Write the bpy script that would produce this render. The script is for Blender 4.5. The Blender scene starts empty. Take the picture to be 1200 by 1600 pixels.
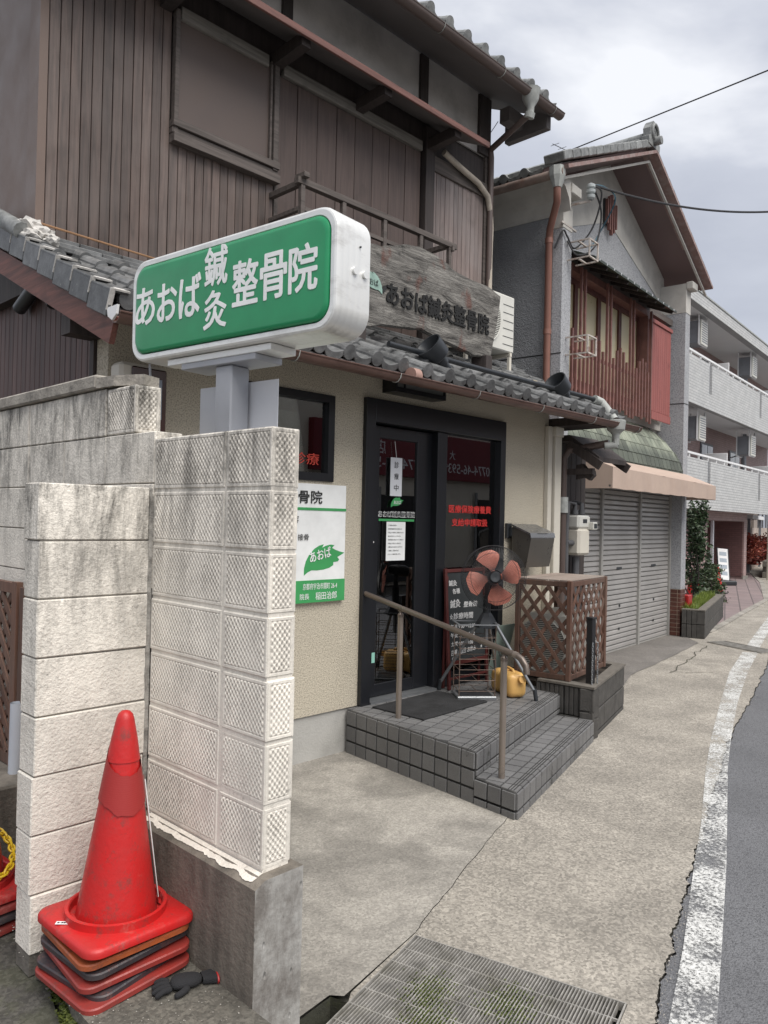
import bpy, bmesh, math, random
from math import sin, cos, pi, radians as R, sqrt, atan2, hypot
from mathutils import Vector as V, Matrix as MX, Euler, noise as MN
from mathutils.geometry import tessellate_polygon
rnd = random.Random(7)
SC = bpy.context.scene
COL = SC.collection

# ---------------------------------------------------------------- camera
yaw, pitch, roll = R(44.0), R(0.55), R(1.3)
F = V((cos(yaw)*cos(pitch), sin(yaw)*cos(pitch), sin(pitch)))
Rt = V((sin(yaw), -cos(yaw), 0)); Up = Rt.cross(F)
r_ = cos(roll)*Rt + sin(roll)*Up
u_ = cos(roll)*Up - sin(roll)*Rt
cam = bpy.data.cameras.new('camera'); co = bpy.data.objects.new('camera', cam); COL.objects.link(co)
m = MX((r_, u_, -F)).transposed().to_4x4(); m.translation = V((0, 0, 1.75)); co.matrix_world = m
cam.sensor_fit = 'VERTICAL'; cam.sensor_height = 36.0; cam.lens = 1202/1600*36.0
cam.clip_start = 0.05; cam.clip_end = 800
SC.camera = co
# ---------------------------------------------------------------- light
SC.view_settings.view_transform = 'Standard'; SC.view_settings.look = 'None'
SC.view_settings.exposure = 1.42; SC.view_settings.gamma = 1.0; SC.view_settings.use_curve_mapping = False
SUN_EL, SUN_AZ = 58.0, -100.0       # azimuth measured from +X towards +Y
sd = V((cos(R(SUN_EL))*cos(R(SUN_AZ)), cos(R(SUN_EL))*sin(R(SUN_AZ)), sin(R(SUN_EL))))
sl = bpy.data.lights.new('sun', 'SUN'); sl.energy = 1.5; sl.angle = R(50); sl.color = (1.0, .965, .91)
so = bpy.data.objects.new('sun', sl); COL.objects.link(so)
so.rotation_euler = (-sd).to_track_quat('-Z', 'Y').to_euler(); so.location = (0, 0, 20)
W = bpy.data.worlds.new("World"); SC.world = W; W.use_nodes = True
nt = W.node_tree; nt.nodes.clear()
out = nt.nodes.new('ShaderNodeOutputWorld'); bg = nt.nodes.new('ShaderNodeBackground')
sky = nt.nodes.new('ShaderNodeTexSky'); sky.sky_type = 'NISHITA'; sky.sun_disc = False
sky.sun_elevation = R(SUN_EL); sky.sun_rotation = R(90-SUN_AZ); sky.air_density = 1.2; sky.dust_density = 2.5
tc = nt.nodes.new('ShaderNodeTexCoord'); mp = nt.nodes.new('ShaderNodeMapping')
mp.inputs['Scale'].default_value = (1, 1, 2.6); mp.inputs['Location'].default_value = (.35, .2, .1)
n1 = nt.nodes.new('ShaderNodeTexNoise'); n1.inputs['Scale'].default_value = 1.9; n1.inputs['Detail'].default_value = 6; n1.inputs['Roughness'].default_value = .52
n1.inputs['Distortion'].default_value = .25
cr = nt.nodes.new('ShaderNodeValToRGB')
cr.color_ramp.elements[0].position = .36; cr.color_ramp.elements[0].color = (1.95, 2.05, 2.35, 1)
cr.color_ramp.elements[1].position = .64; cr.color_ramp.elements[1].color = (3.6, 3.65, 3.8, 1)
e = cr.color_ramp.elements.new(.5); e.color = (2.3, 2.4, 2.7, 1)
mx = nt.nodes.new('ShaderNodeMix'); mx.data_type = 'RGBA'; mx.inputs[0].default_value = .95
L = nt.links.new
L(tc.outputs['Generated'], mp.inputs[0]); L(mp.outputs[0], n1.inputs['Vector']); L(n1.outputs['Fac'], cr.inputs[0])
L(sky.outputs[0], mx.inputs[6]); L(cr.outputs[0], mx.inputs[7]); L(mx.outputs[2], bg.inputs[0]); L(bg.outputs[0], out.inputs[0])
bg.inputs[1].default_value = 0.1

# ---------------------------------------------------------------- materials
def srgb(h):
    c = [int(h[i:i+2], 16)/255 for i in (0, 2, 4)]
    return tuple(x/12.92 if x <= .04045 else ((x+.055)/1.055)**2.4 for x in c)
class NT:
    def __init__(s, name):
        s.m = bpy.data.materials.new(name); s.m.use_nodes = True; s.t = s.m.node_tree
        s.b = s.t.nodes['Principled BSDF']; s.o = s.t.nodes['Material Output']
        g = s.n('ShaderNodeNewGeometry'); s.pos = g.outputs['Position']; s.nor = g.outputs['Normal']
        oi = s.n('ShaderNodeObjectInfo'); s.rand = oi.outputs['Random']
    def n(s, t): return s.t.nodes.new(t)
    def l(s, a, b): s.t.links.new(a, b)
    def val(s, x, inp):
        if isinstance(x, (int, float)): inp.default_value = x
        elif isinstance(x, tuple): inp.default_value = (*x, 1) if len(x) == 3 and len(inp.default_value) == 4 else x
        else: s.l(x, inp)
    def math(s, op, a, b=0, c=0, clamp=False):
        k = s.n('ShaderNodeMath'); k.operation = op; k.use_clamp = clamp
        s.val(a, k.inputs[0]); s.val(b, k.inputs[1]); s.val(c, k.inputs[2]); return k.outputs[0]
    def scale(s, v, sc):
        k = s.n('ShaderNodeVectorMath'); k.operation = 'MULTIPLY'; s.l(v, k.inputs[0]); k.inputs[1].default_value = sc; return k.outputs[0]
    def noise(s, scale=5, detail=4, vec=None, rough=.55, dist=0):
        k = s.n('ShaderNodeTexNoise'); s.l(vec or s.pos, k.inputs['Vector']); k.inputs['Scale'].default_value = scale
        k.inputs['Detail'].default_value = detail; k.inputs['Roughness'].default_value = rough; k.inputs['Distortion'].default_value = dist
        return k.outputs['Fac']
    def voro(s, scale, feat='F1', vec=None):
        k = s.n('ShaderNodeTexVoronoi'); k.feature = feat; s.l(vec or s.pos, k.inputs['Vector']); k.inputs['Scale'].default_value = scale
        return k.outputs['Distance']
    def rng(s, x, a, b, c=0., d=1.):
        k = s.n('ShaderNodeMapRange'); s.l(x, k.inputs[0])
        for i, q in enumerate((a, b, c, d)): s.val(q, k.inputs[1+i])
        return k.outputs[0]
    def mix(s, f, a, b):
        k = s.n('ShaderNodeMix'); k.data_type = 'RGBA'; s.val(f, k.inputs[0]); s.val(a, k.inputs[6]); s.val(b, k.inputs[7]); return k.outputs[2]
    def mul(s, col, f):
        k = s.n('ShaderNodeMix'); k.data_type = 'RGBA'; k.blend_type = 'MULTIPLY'; k.inputs[0].default_value = 1
        s.val(col, k.inputs[6])
        c = s.n('ShaderNodeCombineColor'); [s.l(f, c.inputs[i]) for i in range(3)]
        s.l(c.outputs[0], k.inputs[7]); return k.outputs[2]
    def sep(s, v=None):
        k = s.n('ShaderNodeSeparateXYZ'); s.l(v or s.pos, k.inputs[0]); return k.outputs
    def fin(s, col, rough=.7, bump=None, bd=.003, bs=1., metal=0, spec=.5):
        s.val(col, s.b.inputs['Base Color']); s.val(rough, s.b.inputs['Roughness']); s.val(metal, s.b.inputs['Metallic'])
        s.b.inputs['Specular IOR Level'].default_value = spec
        if bump is not None:
            k = s.n('ShaderNodeBump'); k.inputs['Distance'].default_value = bd; k.inputs['Strength'].default_value = bs
            s.l(bump, k.inputs['Height']); s.l(k.outputs[0], s.b.inputs['Normal'])
        return s.m
def M(name, col, rough=.7, var=.2, sc=6, bump=.0, bsc=80, metal=0, rv=.12, dirt=0, dirtcol=(.05, .045, .04), spec=.5, stretch=(1, 1, 1)):
    """plain surface: base colour, blotches, per-piece variation, optional dirt patches and fine relief"""
    t = NT(name); v = t.scale(t.pos, stretch)
    a = t.rng(t.noise(sc, 5, v), .25, .75, 1-var, 1+var)
    r = t.rng(t.rand, 0., 1., 1-rv, 1+rv)
    c = t.mul(col, t.math('MULTIPLY', a, r))
    if dirt:
        c = t.mix(t.math('MULTIPLY', t.rng(t.noise(sc*.7, 7, v, .7), .48, .72), dirt), c, dirtcol)
    h = t.noise(bsc, 3, v) if bump else None
    rr = t.rng(t.noise(sc*2, 3), .3, .7, max(.03, rough-.1), min(1, rough+.1))
    return t.fin(c, rr, h, bump, 1., metal, spec)
def Wood(name, col, axis='z', dark=.35, rough=.65, rv=.2, dirt=.0, gr=(.3, .28, .26), grey=0, sc=1.):
    t = NT(name); st = {'z': (22, 22, 1.3), 'x': (1.3, 22, 22), 'y': (22, 1.3, 22)}[axis]
    v = t.scale(t.pos, tuple(q*sc for q in st))
    ob = t.n('ShaderNodeVectorMath'); ob.operation = 'ADD'; t.l(v, ob.inputs[0])
    cx = t.n('ShaderNodeCombineXYZ'); k = t.math('MULTIPLY', t.rand, 37.); [t.l(k, cx.inputs[i]) for i in range(3)]; t.l(cx.outputs[0], ob.inputs[1])
    g = t.noise(1.6, 6, ob.outputs[0], .62, .5)
    c = t.mix(t.rng(g, .3, .7), tuple(x*(1-dark) for x in col), tuple(x*(1+dark) for x in col))
    kn = t.rng(t.noise(3.2, 2, t.scale(t.pos, (1.6, 1.6, 1.))), .62, .74)
    c = t.mix(t.math('MULTIPLY', kn, .45), c, tuple(x*.45 for x in col))
    if grey: c = t.mix(t.math('MULTIPLY', t.rng(t.noise(2.2, 5), .35, .7), grey), c, gr)
    c = t.mul(c, t.rng(t.rand, 0., 1., 1-rv, 1+rv))
    return t.fin(c, rough, g, .0025, .8)
MT = {}
def glass(name, tint, refl=.0, rough=.0):
    t = NT(name); tr = t.n('ShaderNodeBsdfTransparent'); tr.inputs[0].default_value = (*tint, 1)
    gl = t.n('ShaderNodeBsdfGlossy'); gl.inputs['Roughness'].default_value = rough
    fr = t.n('ShaderNodeFresnel'); fr.inputs[0].default_value = 1.55
    k = t.math('ADD', fr.outputs[0], refl, clamp=True); ms = t.n('ShaderNodeMixShader')
    t.l(k, ms.inputs[0]); t.l(tr.outputs[0], ms.inputs[1]); t.l(gl.outputs[0], ms.inputs[2]); t.l(ms.outputs[0], t.o.inputs[0]); return t.m
def flat(name, col, rough=.5, metal=0, emit=0, spec=.5):
    t = NT(name)
    if emit: t.b.inputs['Emission Color'].default_value = (*col, 1); t.b.inputs['Emission Strength'].default_value = emit
    return t.fin(t.mul(col, t.rng(t.noise(9, 4), .3, .7, .93, 1.06)), rough, metal=metal, spec=spec)

# ---------------------------------------------------------------- mesh helpers
class MB:
    def __init__(s): s.v = []; s.f = []; s.mi = []; s.cur = 0
    def add(s, vs, fs, mtx=None):
        o = len(s.v); s.v += [tuple(mtx @ V(q)) if mtx else tuple(q) for q in vs]
        s.f += [tuple(o+i for i in f) for f in fs]; s.mi += [s.cur]*len(fs); return s
    def box(s, a, b, mtx=None):
        x0, y0, z0 = a; x1, y1, z1 = b
        return s.add([(x0,y0,z0),(x1,y0,z0),(x1,y1,z0),(x0,y1,z0),(x0,y0,z1),(x1,y0,z1),(x1,y1,z1),(x0,y1,z1)],
                     [(0,3,2,1),(4,5,6,7),(0,1,5,4),(1,2,6,5),(2,3,7,6),(3,0,4,7)], mtx)
    def cbox(s, a, b, c=.004, mtx=None):
        """box with chamfered edges"""
        bm = bmesh.new(); t = MB().box(a, b)
        vs = [bm.verts.new(q) for q in t.v]; [bm.faces.new([vs[i] for i in f]) for f in t.f]
        bmesh.ops.bevel(bm, geom=bm.edges[:], offset=c, segments=1, affect='EDGES', profile=.5)
        bm.verts.index_update(); s.add([v.co[:] for v in bm.verts], [[v.index for v in f.verts] for f in bm.faces], mtx); bm.free(); return s
    def prism(s, poly, z0, z1, mtx=None):
        """poly in xy extruded along z"""
        n = len(poly); ar = sum(poly[i][0]*poly[(i+1) % n][1]-poly[(i+1) % n][0]*poly[i][1] for i in range(n))
        if ar < 0: poly = poly[::-1]
        vs = [(x, y, z0) for x, y in poly]+[(x, y, z1) for x, y in poly]
        return s.add(vs, [tuple(range(n))[::-1], tuple(range(n, 2*n))]+[(i, (i+1) % n, n+(i+1) % n, n+i) for i in range(n)], mtx)
    def beam(s, p0, p1, w, h, up=(0, 0, 1)):
        """rectangular bar from p0 to p1"""
        p0, p1 = V(p0), V(p1); d = (p1-p0).normalized(); up = V(up)
        a = d.cross(up).normalized() if abs(d.dot(up)) < .999 else V((1, 0, 0)); b = a.cross(d)
        vs = [p+a*i*w/2+b*j*h/2 for p in (p0, p1) for i, j in ((-1,-1),(1,-1),(1,1),(-1,1))]
        return s.add(vs, [(0,1,2,3),(7,6,5,4),(0,4,5,1),(1,5,6,2),(2,6,7,3),(3,7,4,0)])
    def cyl(s, p0, p1, r, n=14, r2=None, caps=True):
        r2 = r if r2 is None else r2; return s.tube([p0, p1], [r, r2], n, caps)
    def tube(s, pts, r, n=10, caps=True):
        pts = [V(p) for p in pts]; k = len(pts); rs = r if isinstance(r, (list, tuple)) else [r]*k
        vs = []; fs = []; a = None
        for i, p in enumerate(pts):
            d = (pts[min(i+1, k-1)]-pts[max(i-1, 0)]).normalized()
            if a is None: a = d.orthogonal().normalized()
            else: a = (a-d*a.dot(d)).normalized()
            b = d.cross(a); vs += [p+(a*cos(2*pi*j/n)+b*sin(2*pi*j/n))*rs[i] for j in range(n)]
        for i in range(k-1):
            for j in range(n): fs.append((i*n+j, i*n+(j+1) % n, (i+1)*n+(j+1) % n, (i+1)*n+j))
        if caps: fs += [tuple(range(n))[::-1], tuple(range((k-1)*n, k*n))]
        return s.add(vs, fs)
    def lathe(s, prof, n=24, mtx=None, sq=None):
        vs = []; fs = []; k = len(prof)
        for r, z in prof: vs += [(r*cos(2*pi*j/n), r*sin(2*pi*j/n), z) for j in range(n)]
        for i in range(k-1):
            for j in range(n): fs.append((i*n+j, i*n+(j+1) % n, (i+1)*n+(j+1) % n, (i+1)*n+j))
        return s.add(vs, fs, mtx)
    def sheet(s, outer, holes, z):
        loops = [[V((x, y, 0)) for x, y in outer]]+[[V((x, y, 0)) for x, y in h] for h in holes]
        tris = tessellate_polygon(loops); vs = [(p.x, p.y, z) for lp in loops for p in lp]; fs = []
        for t in tris:
            a, b, c = [V(vs[i]) for i in t]
            fs.append(tuple(t) if (b-a).cross(c-a).z > 0 else tuple(t[::-1]))
        return s.add(vs, fs)
    def mesh(s, name, mats, smooth=False):
        me = bpy.data.meshes.new(name); me.from_pydata(s.v, [], s.f)
        for q in (mats if isinstance(mats, (list, tuple)) else [mats]): me.materials.append(q)
        me.polygons.foreach_set('material_index', s.mi)
        if smooth:
            me.polygons.foreach_set('use_smooth', [True]*len(s.f))
            me.update(); me.set_sharp_from_angle(angle=R(38))
        me.update(); return me
    def o(s, name, mats, parent=None, smooth=False, loc=None, rot=None):
        return inst(s.mesh(name, mats, smooth), name, parent, loc, rot)
def inst(me, name, parent=None, loc=None, rot=None, scale=None):
    ob = bpy.data.objects.new(name, me); COL.objects.link(ob); ob.parent = parent
    if loc is not None: ob.location = loc
    if rot is not None:
        if isinstance(rot, MX): ob.rotation_euler = rot.to_euler()
        else: ob.rotation_euler = rot
    if scale is not None: ob.scale = scale
    return ob
def tag(o, label, cat, group=None, kind=None):
    if label: o['label'] = label
    if cat: o['category'] = cat
    if group: o['group'] = group
    if kind: o['kind'] = kind
    return o
def T(name, label, cat, loc=(0, 0, 0), rz=0, group=None):
    o = bpy.data.objects.new(name, None); COL.objects.link(o); o.location = loc; o.rotation_euler = (0, 0, rz)
    o.empty_display_size = .1; return tag(o, label, cat, group)
def struct(mb, name, mat, smooth=False):
    o = mb.o(name, mat, None, smooth); o['kind'] = 'structure'; return o
def copy_tree(o, parent=None):
    c = o.copy(); COL.objects.link(c); c.parent = parent
    for ch in [q for q in o.children]: copy_tree(ch, c)
    return c
def clip(poly, a, b):
    """keep the part of poly left of the line a->b"""
    out = []; n = len(poly); f = lambda p: (b[0]-a[0])*(p[1]-a[1])-(b[1]-a[1])*(p[0]-a[0])
    for i in range(n):
        p, q = poly[i], poly[(i+1) % n]; fp, fq = f(p), f(q)
        if fp >= 0: out.append(p)
        if (fp > 0 > fq) or (fp < 0 < fq): t = fp/(fp-fq); out.append((p[0]+(q[0]-p[0])*t, p[1]+(q[1]-p[1])*t))
    return out
def area(p): return abs(sum(p[i][0]*p[(i+1) % len(p)][1]-p[(i+1) % len(p)][0]*p[i][1] for i in range(len(p))))/2
FN = MX(((1,0,0,0),(0,0,-1,0),(0,1,0,0),(0,0,0,1)))       # text facing -Y
FW = MX(((0,0,-1,0),(-1,0,0,0),(0,1,0,0),(0,0,0,1)))      # text facing -X
def text(body, x, y, w, h, base, mat, parent, name='lettering', bold=0., ext=.0006, keep=False, shear=0, spacing=1., space=1.):
    """lettering fitted into the box (x, y, w, h) of the plane `base`"""
    cu = bpy.data.curves.new(name, 'FONT'); cu.body = body; cu.size = 1; cu.extrude = .001;  cu.resolution_u = 3
    cu.shear = shear; cu.space_line = spacing; cu.space_character = space
    tmp = bpy.data.objects.new('tmp', cu); COL.objects.link(tmp)
    me = bpy.data.meshes.new_from_object(tmp.evaluated_get(bpy.context.evaluated_depsgraph_get()))
    bpy.data.objects.remove(tmp); bpy.data.curves.remove(cu)
    if not me.vertices: return None
    xs = [v.co.x for v in me.vertices]; ys = [v.co.y for v in me.vertices]
    sx = w/(max(xs)-min(xs)); sy = h/(max(ys)-min(ys))
    if keep: sx = sy = min(sx, sy)
    x0, y0 = min(xs), min(ys)
    for v in me.vertices: v.co = V((x+(v.co.x-x0)*sx, y+(v.co.y-y0)*sy, v.co.z*ext*1000))
    if bold:                                  # heavier strokes: shifted copies of the glyphs, each a hair nearer
        me.transform(base); bm = bmesh.new(); src = [v.co.copy() for v in me.vertices]; hb = bold*h*.55
        ax = base.to_3x3() @ V((1, 0, 0)); ay = base.to_3x3() @ V((0, 1, 0)); az = base.to_3x3() @ V((0, 0, 1))
        for k, (i, j) in enumerate(((0, 0), (1, 0), (-1, 0), (0, 1), (0, -1), (.7, .7), (-.7, .7), (.7, -.7), (-.7, -.7))):
            vv = [bm.verts.new(c+ax*i*hb+ay*j*hb+az*k*.00006) for c in src]
            for f in me.polygons:
                try: bm.faces.new([vv[q] for q in f.vertices])
                except ValueError: pass
        me.clear_geometry(); bm.to_mesh(me); bm.free(); me.transform(base.inverted())
    me.transform(base); me.materials.clear(); me.materials.append(mat)
    me.name = name; return inst(me, name, parent)
def base_at(o, b): return MX.Translation(V(o)) @ b
def jag(p, q, n, amp, seed=0):
    rr = random.Random(seed); o = []
    for i in range(n):
        t = i/n; a = 0 if i == 0 else amp
        o.append((p[0]+(q[0]-p[0])*t+rr.uniform(-a, a), p[1]+(q[1]-p[1])*t+rr.uniform(-a, a)))
    return o
def jagline(pts, n, amp, seed):
    o = []
    for i in range(len(pts)-1): o += jag(pts[i], pts[i+1], n, amp, seed+i)
    return o+[pts[-1]]
# ---------------------------------------------------------------- material library
def concrete(name, col, stain=.5, speck=.5, big=1.0, moss=0, fines=220, lo=.55):
    t = NT(name)
    a = t.rng(t.noise(.9*big, 6, None, .62), .3, .7, .8, 1.14)
    s = t.rng(t.noise(1.9*big, 8, None, .68, .4), .43, .60)
    c = t.mul(col, a); c = t.mix(t.math('MULTIPLY', s, stain), c, tuple(x*lo for x in col))
    gg = t.noise(80, 4, None, .7)
    vk = t.n('ShaderNodeTexVoronoi'); t.l(t.pos, vk.inputs['Vector']); vk.inputs['Scale'].default_value = fines; vs_ = t.n('ShaderNodeSeparateColor'); t.l(vk.outputs['Color'], vs_.inputs[0])
    c = t.mul(c, t.rng(vs_.outputs[0], 0., 1., 1-speck*.55, 1+speck*.6)); g = vk.outputs['Distance']
    c = t.mix(t.math('MULTIPLY', t.rng(gg, .54, .68), speck), c, tuple(x*.3 for x in col))
    m2 = t.rng(t.noise(11, 6, None, .7), .42, .66); c = t.mix(t.math('MULTIPLY', m2, stain*.55), c, tuple(x*.6 for x in col))
    if moss: c = t.mix(t.math('MULTIPLY', t.rng(t.noise(4, 6, None, .7), .5, .6), moss), c, (.06, .07, .02))
    return t.fin(c, .85, t.math('ADD', gg, t.noise(12, 4)), .006, .7)
MT['sidewalk'] = concrete('sidewalk', (.355, .325, .28), .65, .62, 1., 0, 88, .62)
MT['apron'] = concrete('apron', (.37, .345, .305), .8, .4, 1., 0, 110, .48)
MT['shopground'] = concrete('dark_concrete', (.19, .175, .16), .45, .4, 1., 0, 110)
MT['slab'] = concrete('slab', (.13, .12, .1), .7, .6, 1.5, 0, 100)
MT['dirt'] = concrete('dirt', (.085, .08, .07), .5, .7, 2, .25, 80)
MT['pit'] = concrete('pit', (.05, .05, .035), .5, .2, 3, .6)
MT['found'] = (lambda t: t.fin(t.mix(t.rng(t.noise(2.2, 7, t.scale(t.pos, (3, 3, .8)), .7), .4, .66), (.2, .175, .145), (.085, .075, .062)), .9,
               t.math('ADD', t.noise(60, 5), t.noise(9, 4)), .006, .8))(NT('cast_concrete'))
MT['foundend'] = (lambda t: t.fin(t.mix(t.rng(t.noise(5, 6, t.scale(t.pos, (2, 2, 1)), .7), .42, .62), (.36, .35, .33), (.17, .155, .14)), .85,
               t.math('SUBTRACT', t.noise(30, 5), t.math('MULTIPLY', t.rng(t.voro(26, vec=t.scale(t.pos, (1, 1, .5))), .0, .16, 1., 0.), 1.5)), .005, .9))(NT('pitted_concrete'))
def asphalt():
    t = NT('asphalt'); g = t.voro(110); a = t.noise(1.5, 5)
    c = t.mul((.15, .152, .16), t.rng(a, .3, .7, .88, 1.12))
    c = t.mix(t.rng(g, .02, .2, .55, 0.), c, (.27, .27, .27)); c = t.mix(t.rng(t.noise(90, 3), .48, .66, 0., .65), c, (.05, .05, .055))
    return t.fin(c, .85, t.math('ADD', g, t.noise(160, 2)), .004, 1.)
MT['asphalt'] = asphalt()
def paint():
    t = NT('road_paint'); tr = t.n('ShaderNodeBsdfTransparent'); ms = t.n('ShaderNodeMixShader')
    w = t.math('ADD', t.noise(48, 8, None, .82), t.math('MULTIPLY', t.noise(4, 3), .55))
    wear = t.rng(w, .74, .86, 1., .06)
    fine = t.rng(t.noise(75, 4, None, .75), .50, .62, 1., .12); k = t.math('MULTIPLY', wear, fine)
    t.fin(t.mul((.66, .66, .64), t.rng(t.noise(40, 4), .3, .7, .85, 1.08)), .8, t.noise(150, 3), .003)
    t.l(k, ms.inputs[0]); t.l(tr.outputs[0], ms.inputs[1]); t.l(t.b.outputs[0], ms.inputs[2]); t.l(ms.outputs[0], t.o.inputs[0]); return t.m
MT['paint'] = paint()
def blockmat(name, col, top, mold=.8, flake=1., fine=130, cold=None):
    """painted block with black rain streaks running down from the top of the wall"""
    t = NT(name); z = t.sep()[2]
    c = t.mul(col, t.math('MULTIPLY', t.rng(t.noise(7, 5), .3, .7, .9, 1.06), t.rng(t.rand, 0., 1., .93, 1.05)))
    hm = t.rng(z, top-.75, top, .16, 1.)
    st = t.math('MAXIMUM', t.rng(t.noise(3.4, 8, t.scale(t.pos, (2.6, 2.6, .7)), .78, .3), .44, .62), t.math('MULTIPLY', t.rng(t.noise(9, 8, t.scale(t.pos, (2, 2, .5)), .8, .2), .5, .66), .8))
    c = t.mix(t.math('MULTIPLY', t.math('MULTIPLY', st, hm), mold), c, (.075, .07, .062))
    f = t.rng(t.noise(46, 7, None, .75), .53, .66)
    c = t.mix(t.math('MULTIPLY', t.math('MULTIPLY', f, t.rng(t.noise(3, 4), .4, .62)), .55), c, (.13, .12, .105))
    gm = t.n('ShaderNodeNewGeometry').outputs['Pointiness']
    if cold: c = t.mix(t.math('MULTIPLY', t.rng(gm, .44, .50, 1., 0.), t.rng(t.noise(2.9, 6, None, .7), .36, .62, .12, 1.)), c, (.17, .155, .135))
    return t.fin(c, .8, t.math('ADD', t.noise(fine, 3), t.noise(34, 6, None, .68)), .006*flake, .9)
MT['blk'] = blockmat('painted_block', (.78, .73, .65), 2.2, .95, .9, 90)
MT['pier'] = blockmat('pier_block', (.80, .75, .67), 1.88, 1., .9, 90)
MT['filler'] = M('joint_filler', (.30, .285, .26), .9, .35, 30, .004, 60, dirt=.7)
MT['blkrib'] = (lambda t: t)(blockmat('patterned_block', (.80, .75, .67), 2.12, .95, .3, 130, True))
MT['mortar'] = M('mortar', (.16, .145, .125), .9, .3, 20, .004, 90, dirt=.6)
MT['cream'] = M('cream_stucco', (.5, .43, .31), .9, .05, 2, rv=0)
def stucco(name, col, dk, sc=240, amt=.5):
    t = NT(name); n = t.noise(sc, 3, None, .6)
    c = t.mix(t.rng(n, .47, .6, 0., amt), col, dk); c = t.mul(c, t.rng(t.noise(1.6, 5), .3, .7, .93, 1.05))
    return t.fin(c, .9, t.math('ADD', n, t.noise(sc*.5, 3)), .005, .9)
MT['stucco'] = stucco('beige_stucco', (.58, .525, .42), (.23, .195, .15), 110, .65)
MT['gstucco'] = (lambda t: t.fin(t.mul((.27, .275, .285), t.rng(t.noise(3, 5), .3, .7, .9, 1.1)), .9, t.math('ADD', t.noise(28, 4, None, .6), t.noise(70, 3)), .02, .8))(NT('rough_grey_stucco'))
MT['gstucco2'] = stucco('grey_sprayed_wall', (.40, .405, .42), (.16, .165, .175), 60, .6)
MT['plaster'] = M('white_plaster', (.52, .5, .46), .9, .12, 3, .002, 60, rv=.03, dirt=.25)
MT['wallplaster'] = M('grey_plaster', (.5, .475, .45), .85, .2, 3, .003, 30, rv=.05, dirt=.3)
MT['side'] = Wood('brown_siding', (.093, .065, .054), 'z', .5, .52, .25, grey=.35, gr=(.2, .17, .155))
MT['wide'] = Wood('brown_board', (.09, .063, .054), 'z', .22, .6, .1)
MT['darkw'] = Wood('dark_wood', (.045, .035, .032), 'z', .3, .7, .1)
MT['beam'] = Wood('weathered_beam', (.10, .083, .074), 'x', .4, .75, .1)
MT['beamg'] = Wood('grey_beam', (.19, .175, .155), 'x', .4, .8, .1)
MT['redw'] = Wood('red_brown_timber', (.125, .045, .032), 'y', .5, .6, .1)
MT['fascia'] = Wood('red_fascia', (.17, .08, .065), 'x', .3, .6, .1)
MT['lat'] = Wood('lattice_wood', (.10, .045, .028), 'z', .45, .65, .3, grey=.4, gr=(.17, .13, .105))
MT['panel'] = M('brown_panel', (.105, .078, .067), .5, .12, 1.5, .001, 200, rv=.04)
MT['clad'] = M('brown_cladding', (.16, .112, .09), .5, .12, 1.5, .001, 200, rv=.04)
MT['soffit'] = M('dark_soffit', (.15, .135, .13), .8, .2, 3)
def tilemat(name, col, rough):
    t = NT(name); n = t.rng(t.noise(14, 6, None, .65), .35, .7)
    c = t.mix(n, tuple(x*.7 for x in col), tuple(x*1.5 for x in col)); c = t.mul(c, t.rng(t.rand, 0., 1., .72, 1.25))
    c = t.mix(t.rng(t.noise(40, 5, None, .7), .62, .72, 0., .5), c, (.4, .39, .35))
    return t.fin(c, rough, t.noise(60, 4), .003, .6)
MT['rtile'] = tilemat('roof_tile', (.145, .147, .147), .34)
MT['rtile2'] = tilemat('pale_roof_tile', (.2, .205, .2), .55)
MT['mort2'] = M('white_mortar', (.5, .48, .45), .85, .15, 20, .004, 60)
MT['copper'] = M('brown_gutter', (.13, .075, .06), .4, .25, 5, .0, metal=.25, rv=.03)
MT['vgut'] = M('grey_green_pipe', (.36, .37, .35), .6, .25, 12, dirt=.3)
MT['blk_al'] = flat('black_aluminium', (.012, .013, .016), .3)
MT['blk'+'_pl'] = flat('black_plastic', (.015, .015, .017), .45)
MT['glass'] = glass('window_glass', (.75, .77, .76), .13)
MT['dglass'] = glass('dark_glass', (.45, .47, .48), .17)
MT['intr'] = flat('interior_wall', (.3, .29, .27), .8)
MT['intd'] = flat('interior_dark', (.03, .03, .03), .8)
MT['curtain'] = flat('pale_curtain', (.5, .5, .45), .85)
MT['green'] = flat('sign_green', (.018, .26, .105), .28)
MT['green2'] = flat('print_green', (.05, .32, .10), .5)
MT['white'] = flat('white_print', (.82, .83, .82), .4)
MT['alu'] = (lambda t: t.fin(t.mix(t.math('MULTIPLY', t.rng(t.noise(6, 7, t.scale(t.pos, (1, 1, 2.5)), .7), .5, .74), .5), (.78, .78, .76), (.3, .28, .25)), .34, metal=.3))(NT('sign_aluminium'))
MT['post'] = M('grey_post_paint', (.36, .37, .4), .45, .12, 5, rv=.02)
MT['white2'] = M('white_sheet', (.66, .67, .7), .5, .05, 3, rv=.02)
MT['black'] = flat('black_print', (.015, .015, .015), .6)
MT['redtxt'] = flat('red_print', (.6, .035, .03), .6)
MT['chalk'] = flat('chalk', (.55, .55, .55), .9)
MT['board'] = M('blackboard', (.022, .026, .028), .7, .4, 5)
MT['boardframe'] = M('red_board_frame', (.075, .016, .014), .45, .3, 6)
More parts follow.
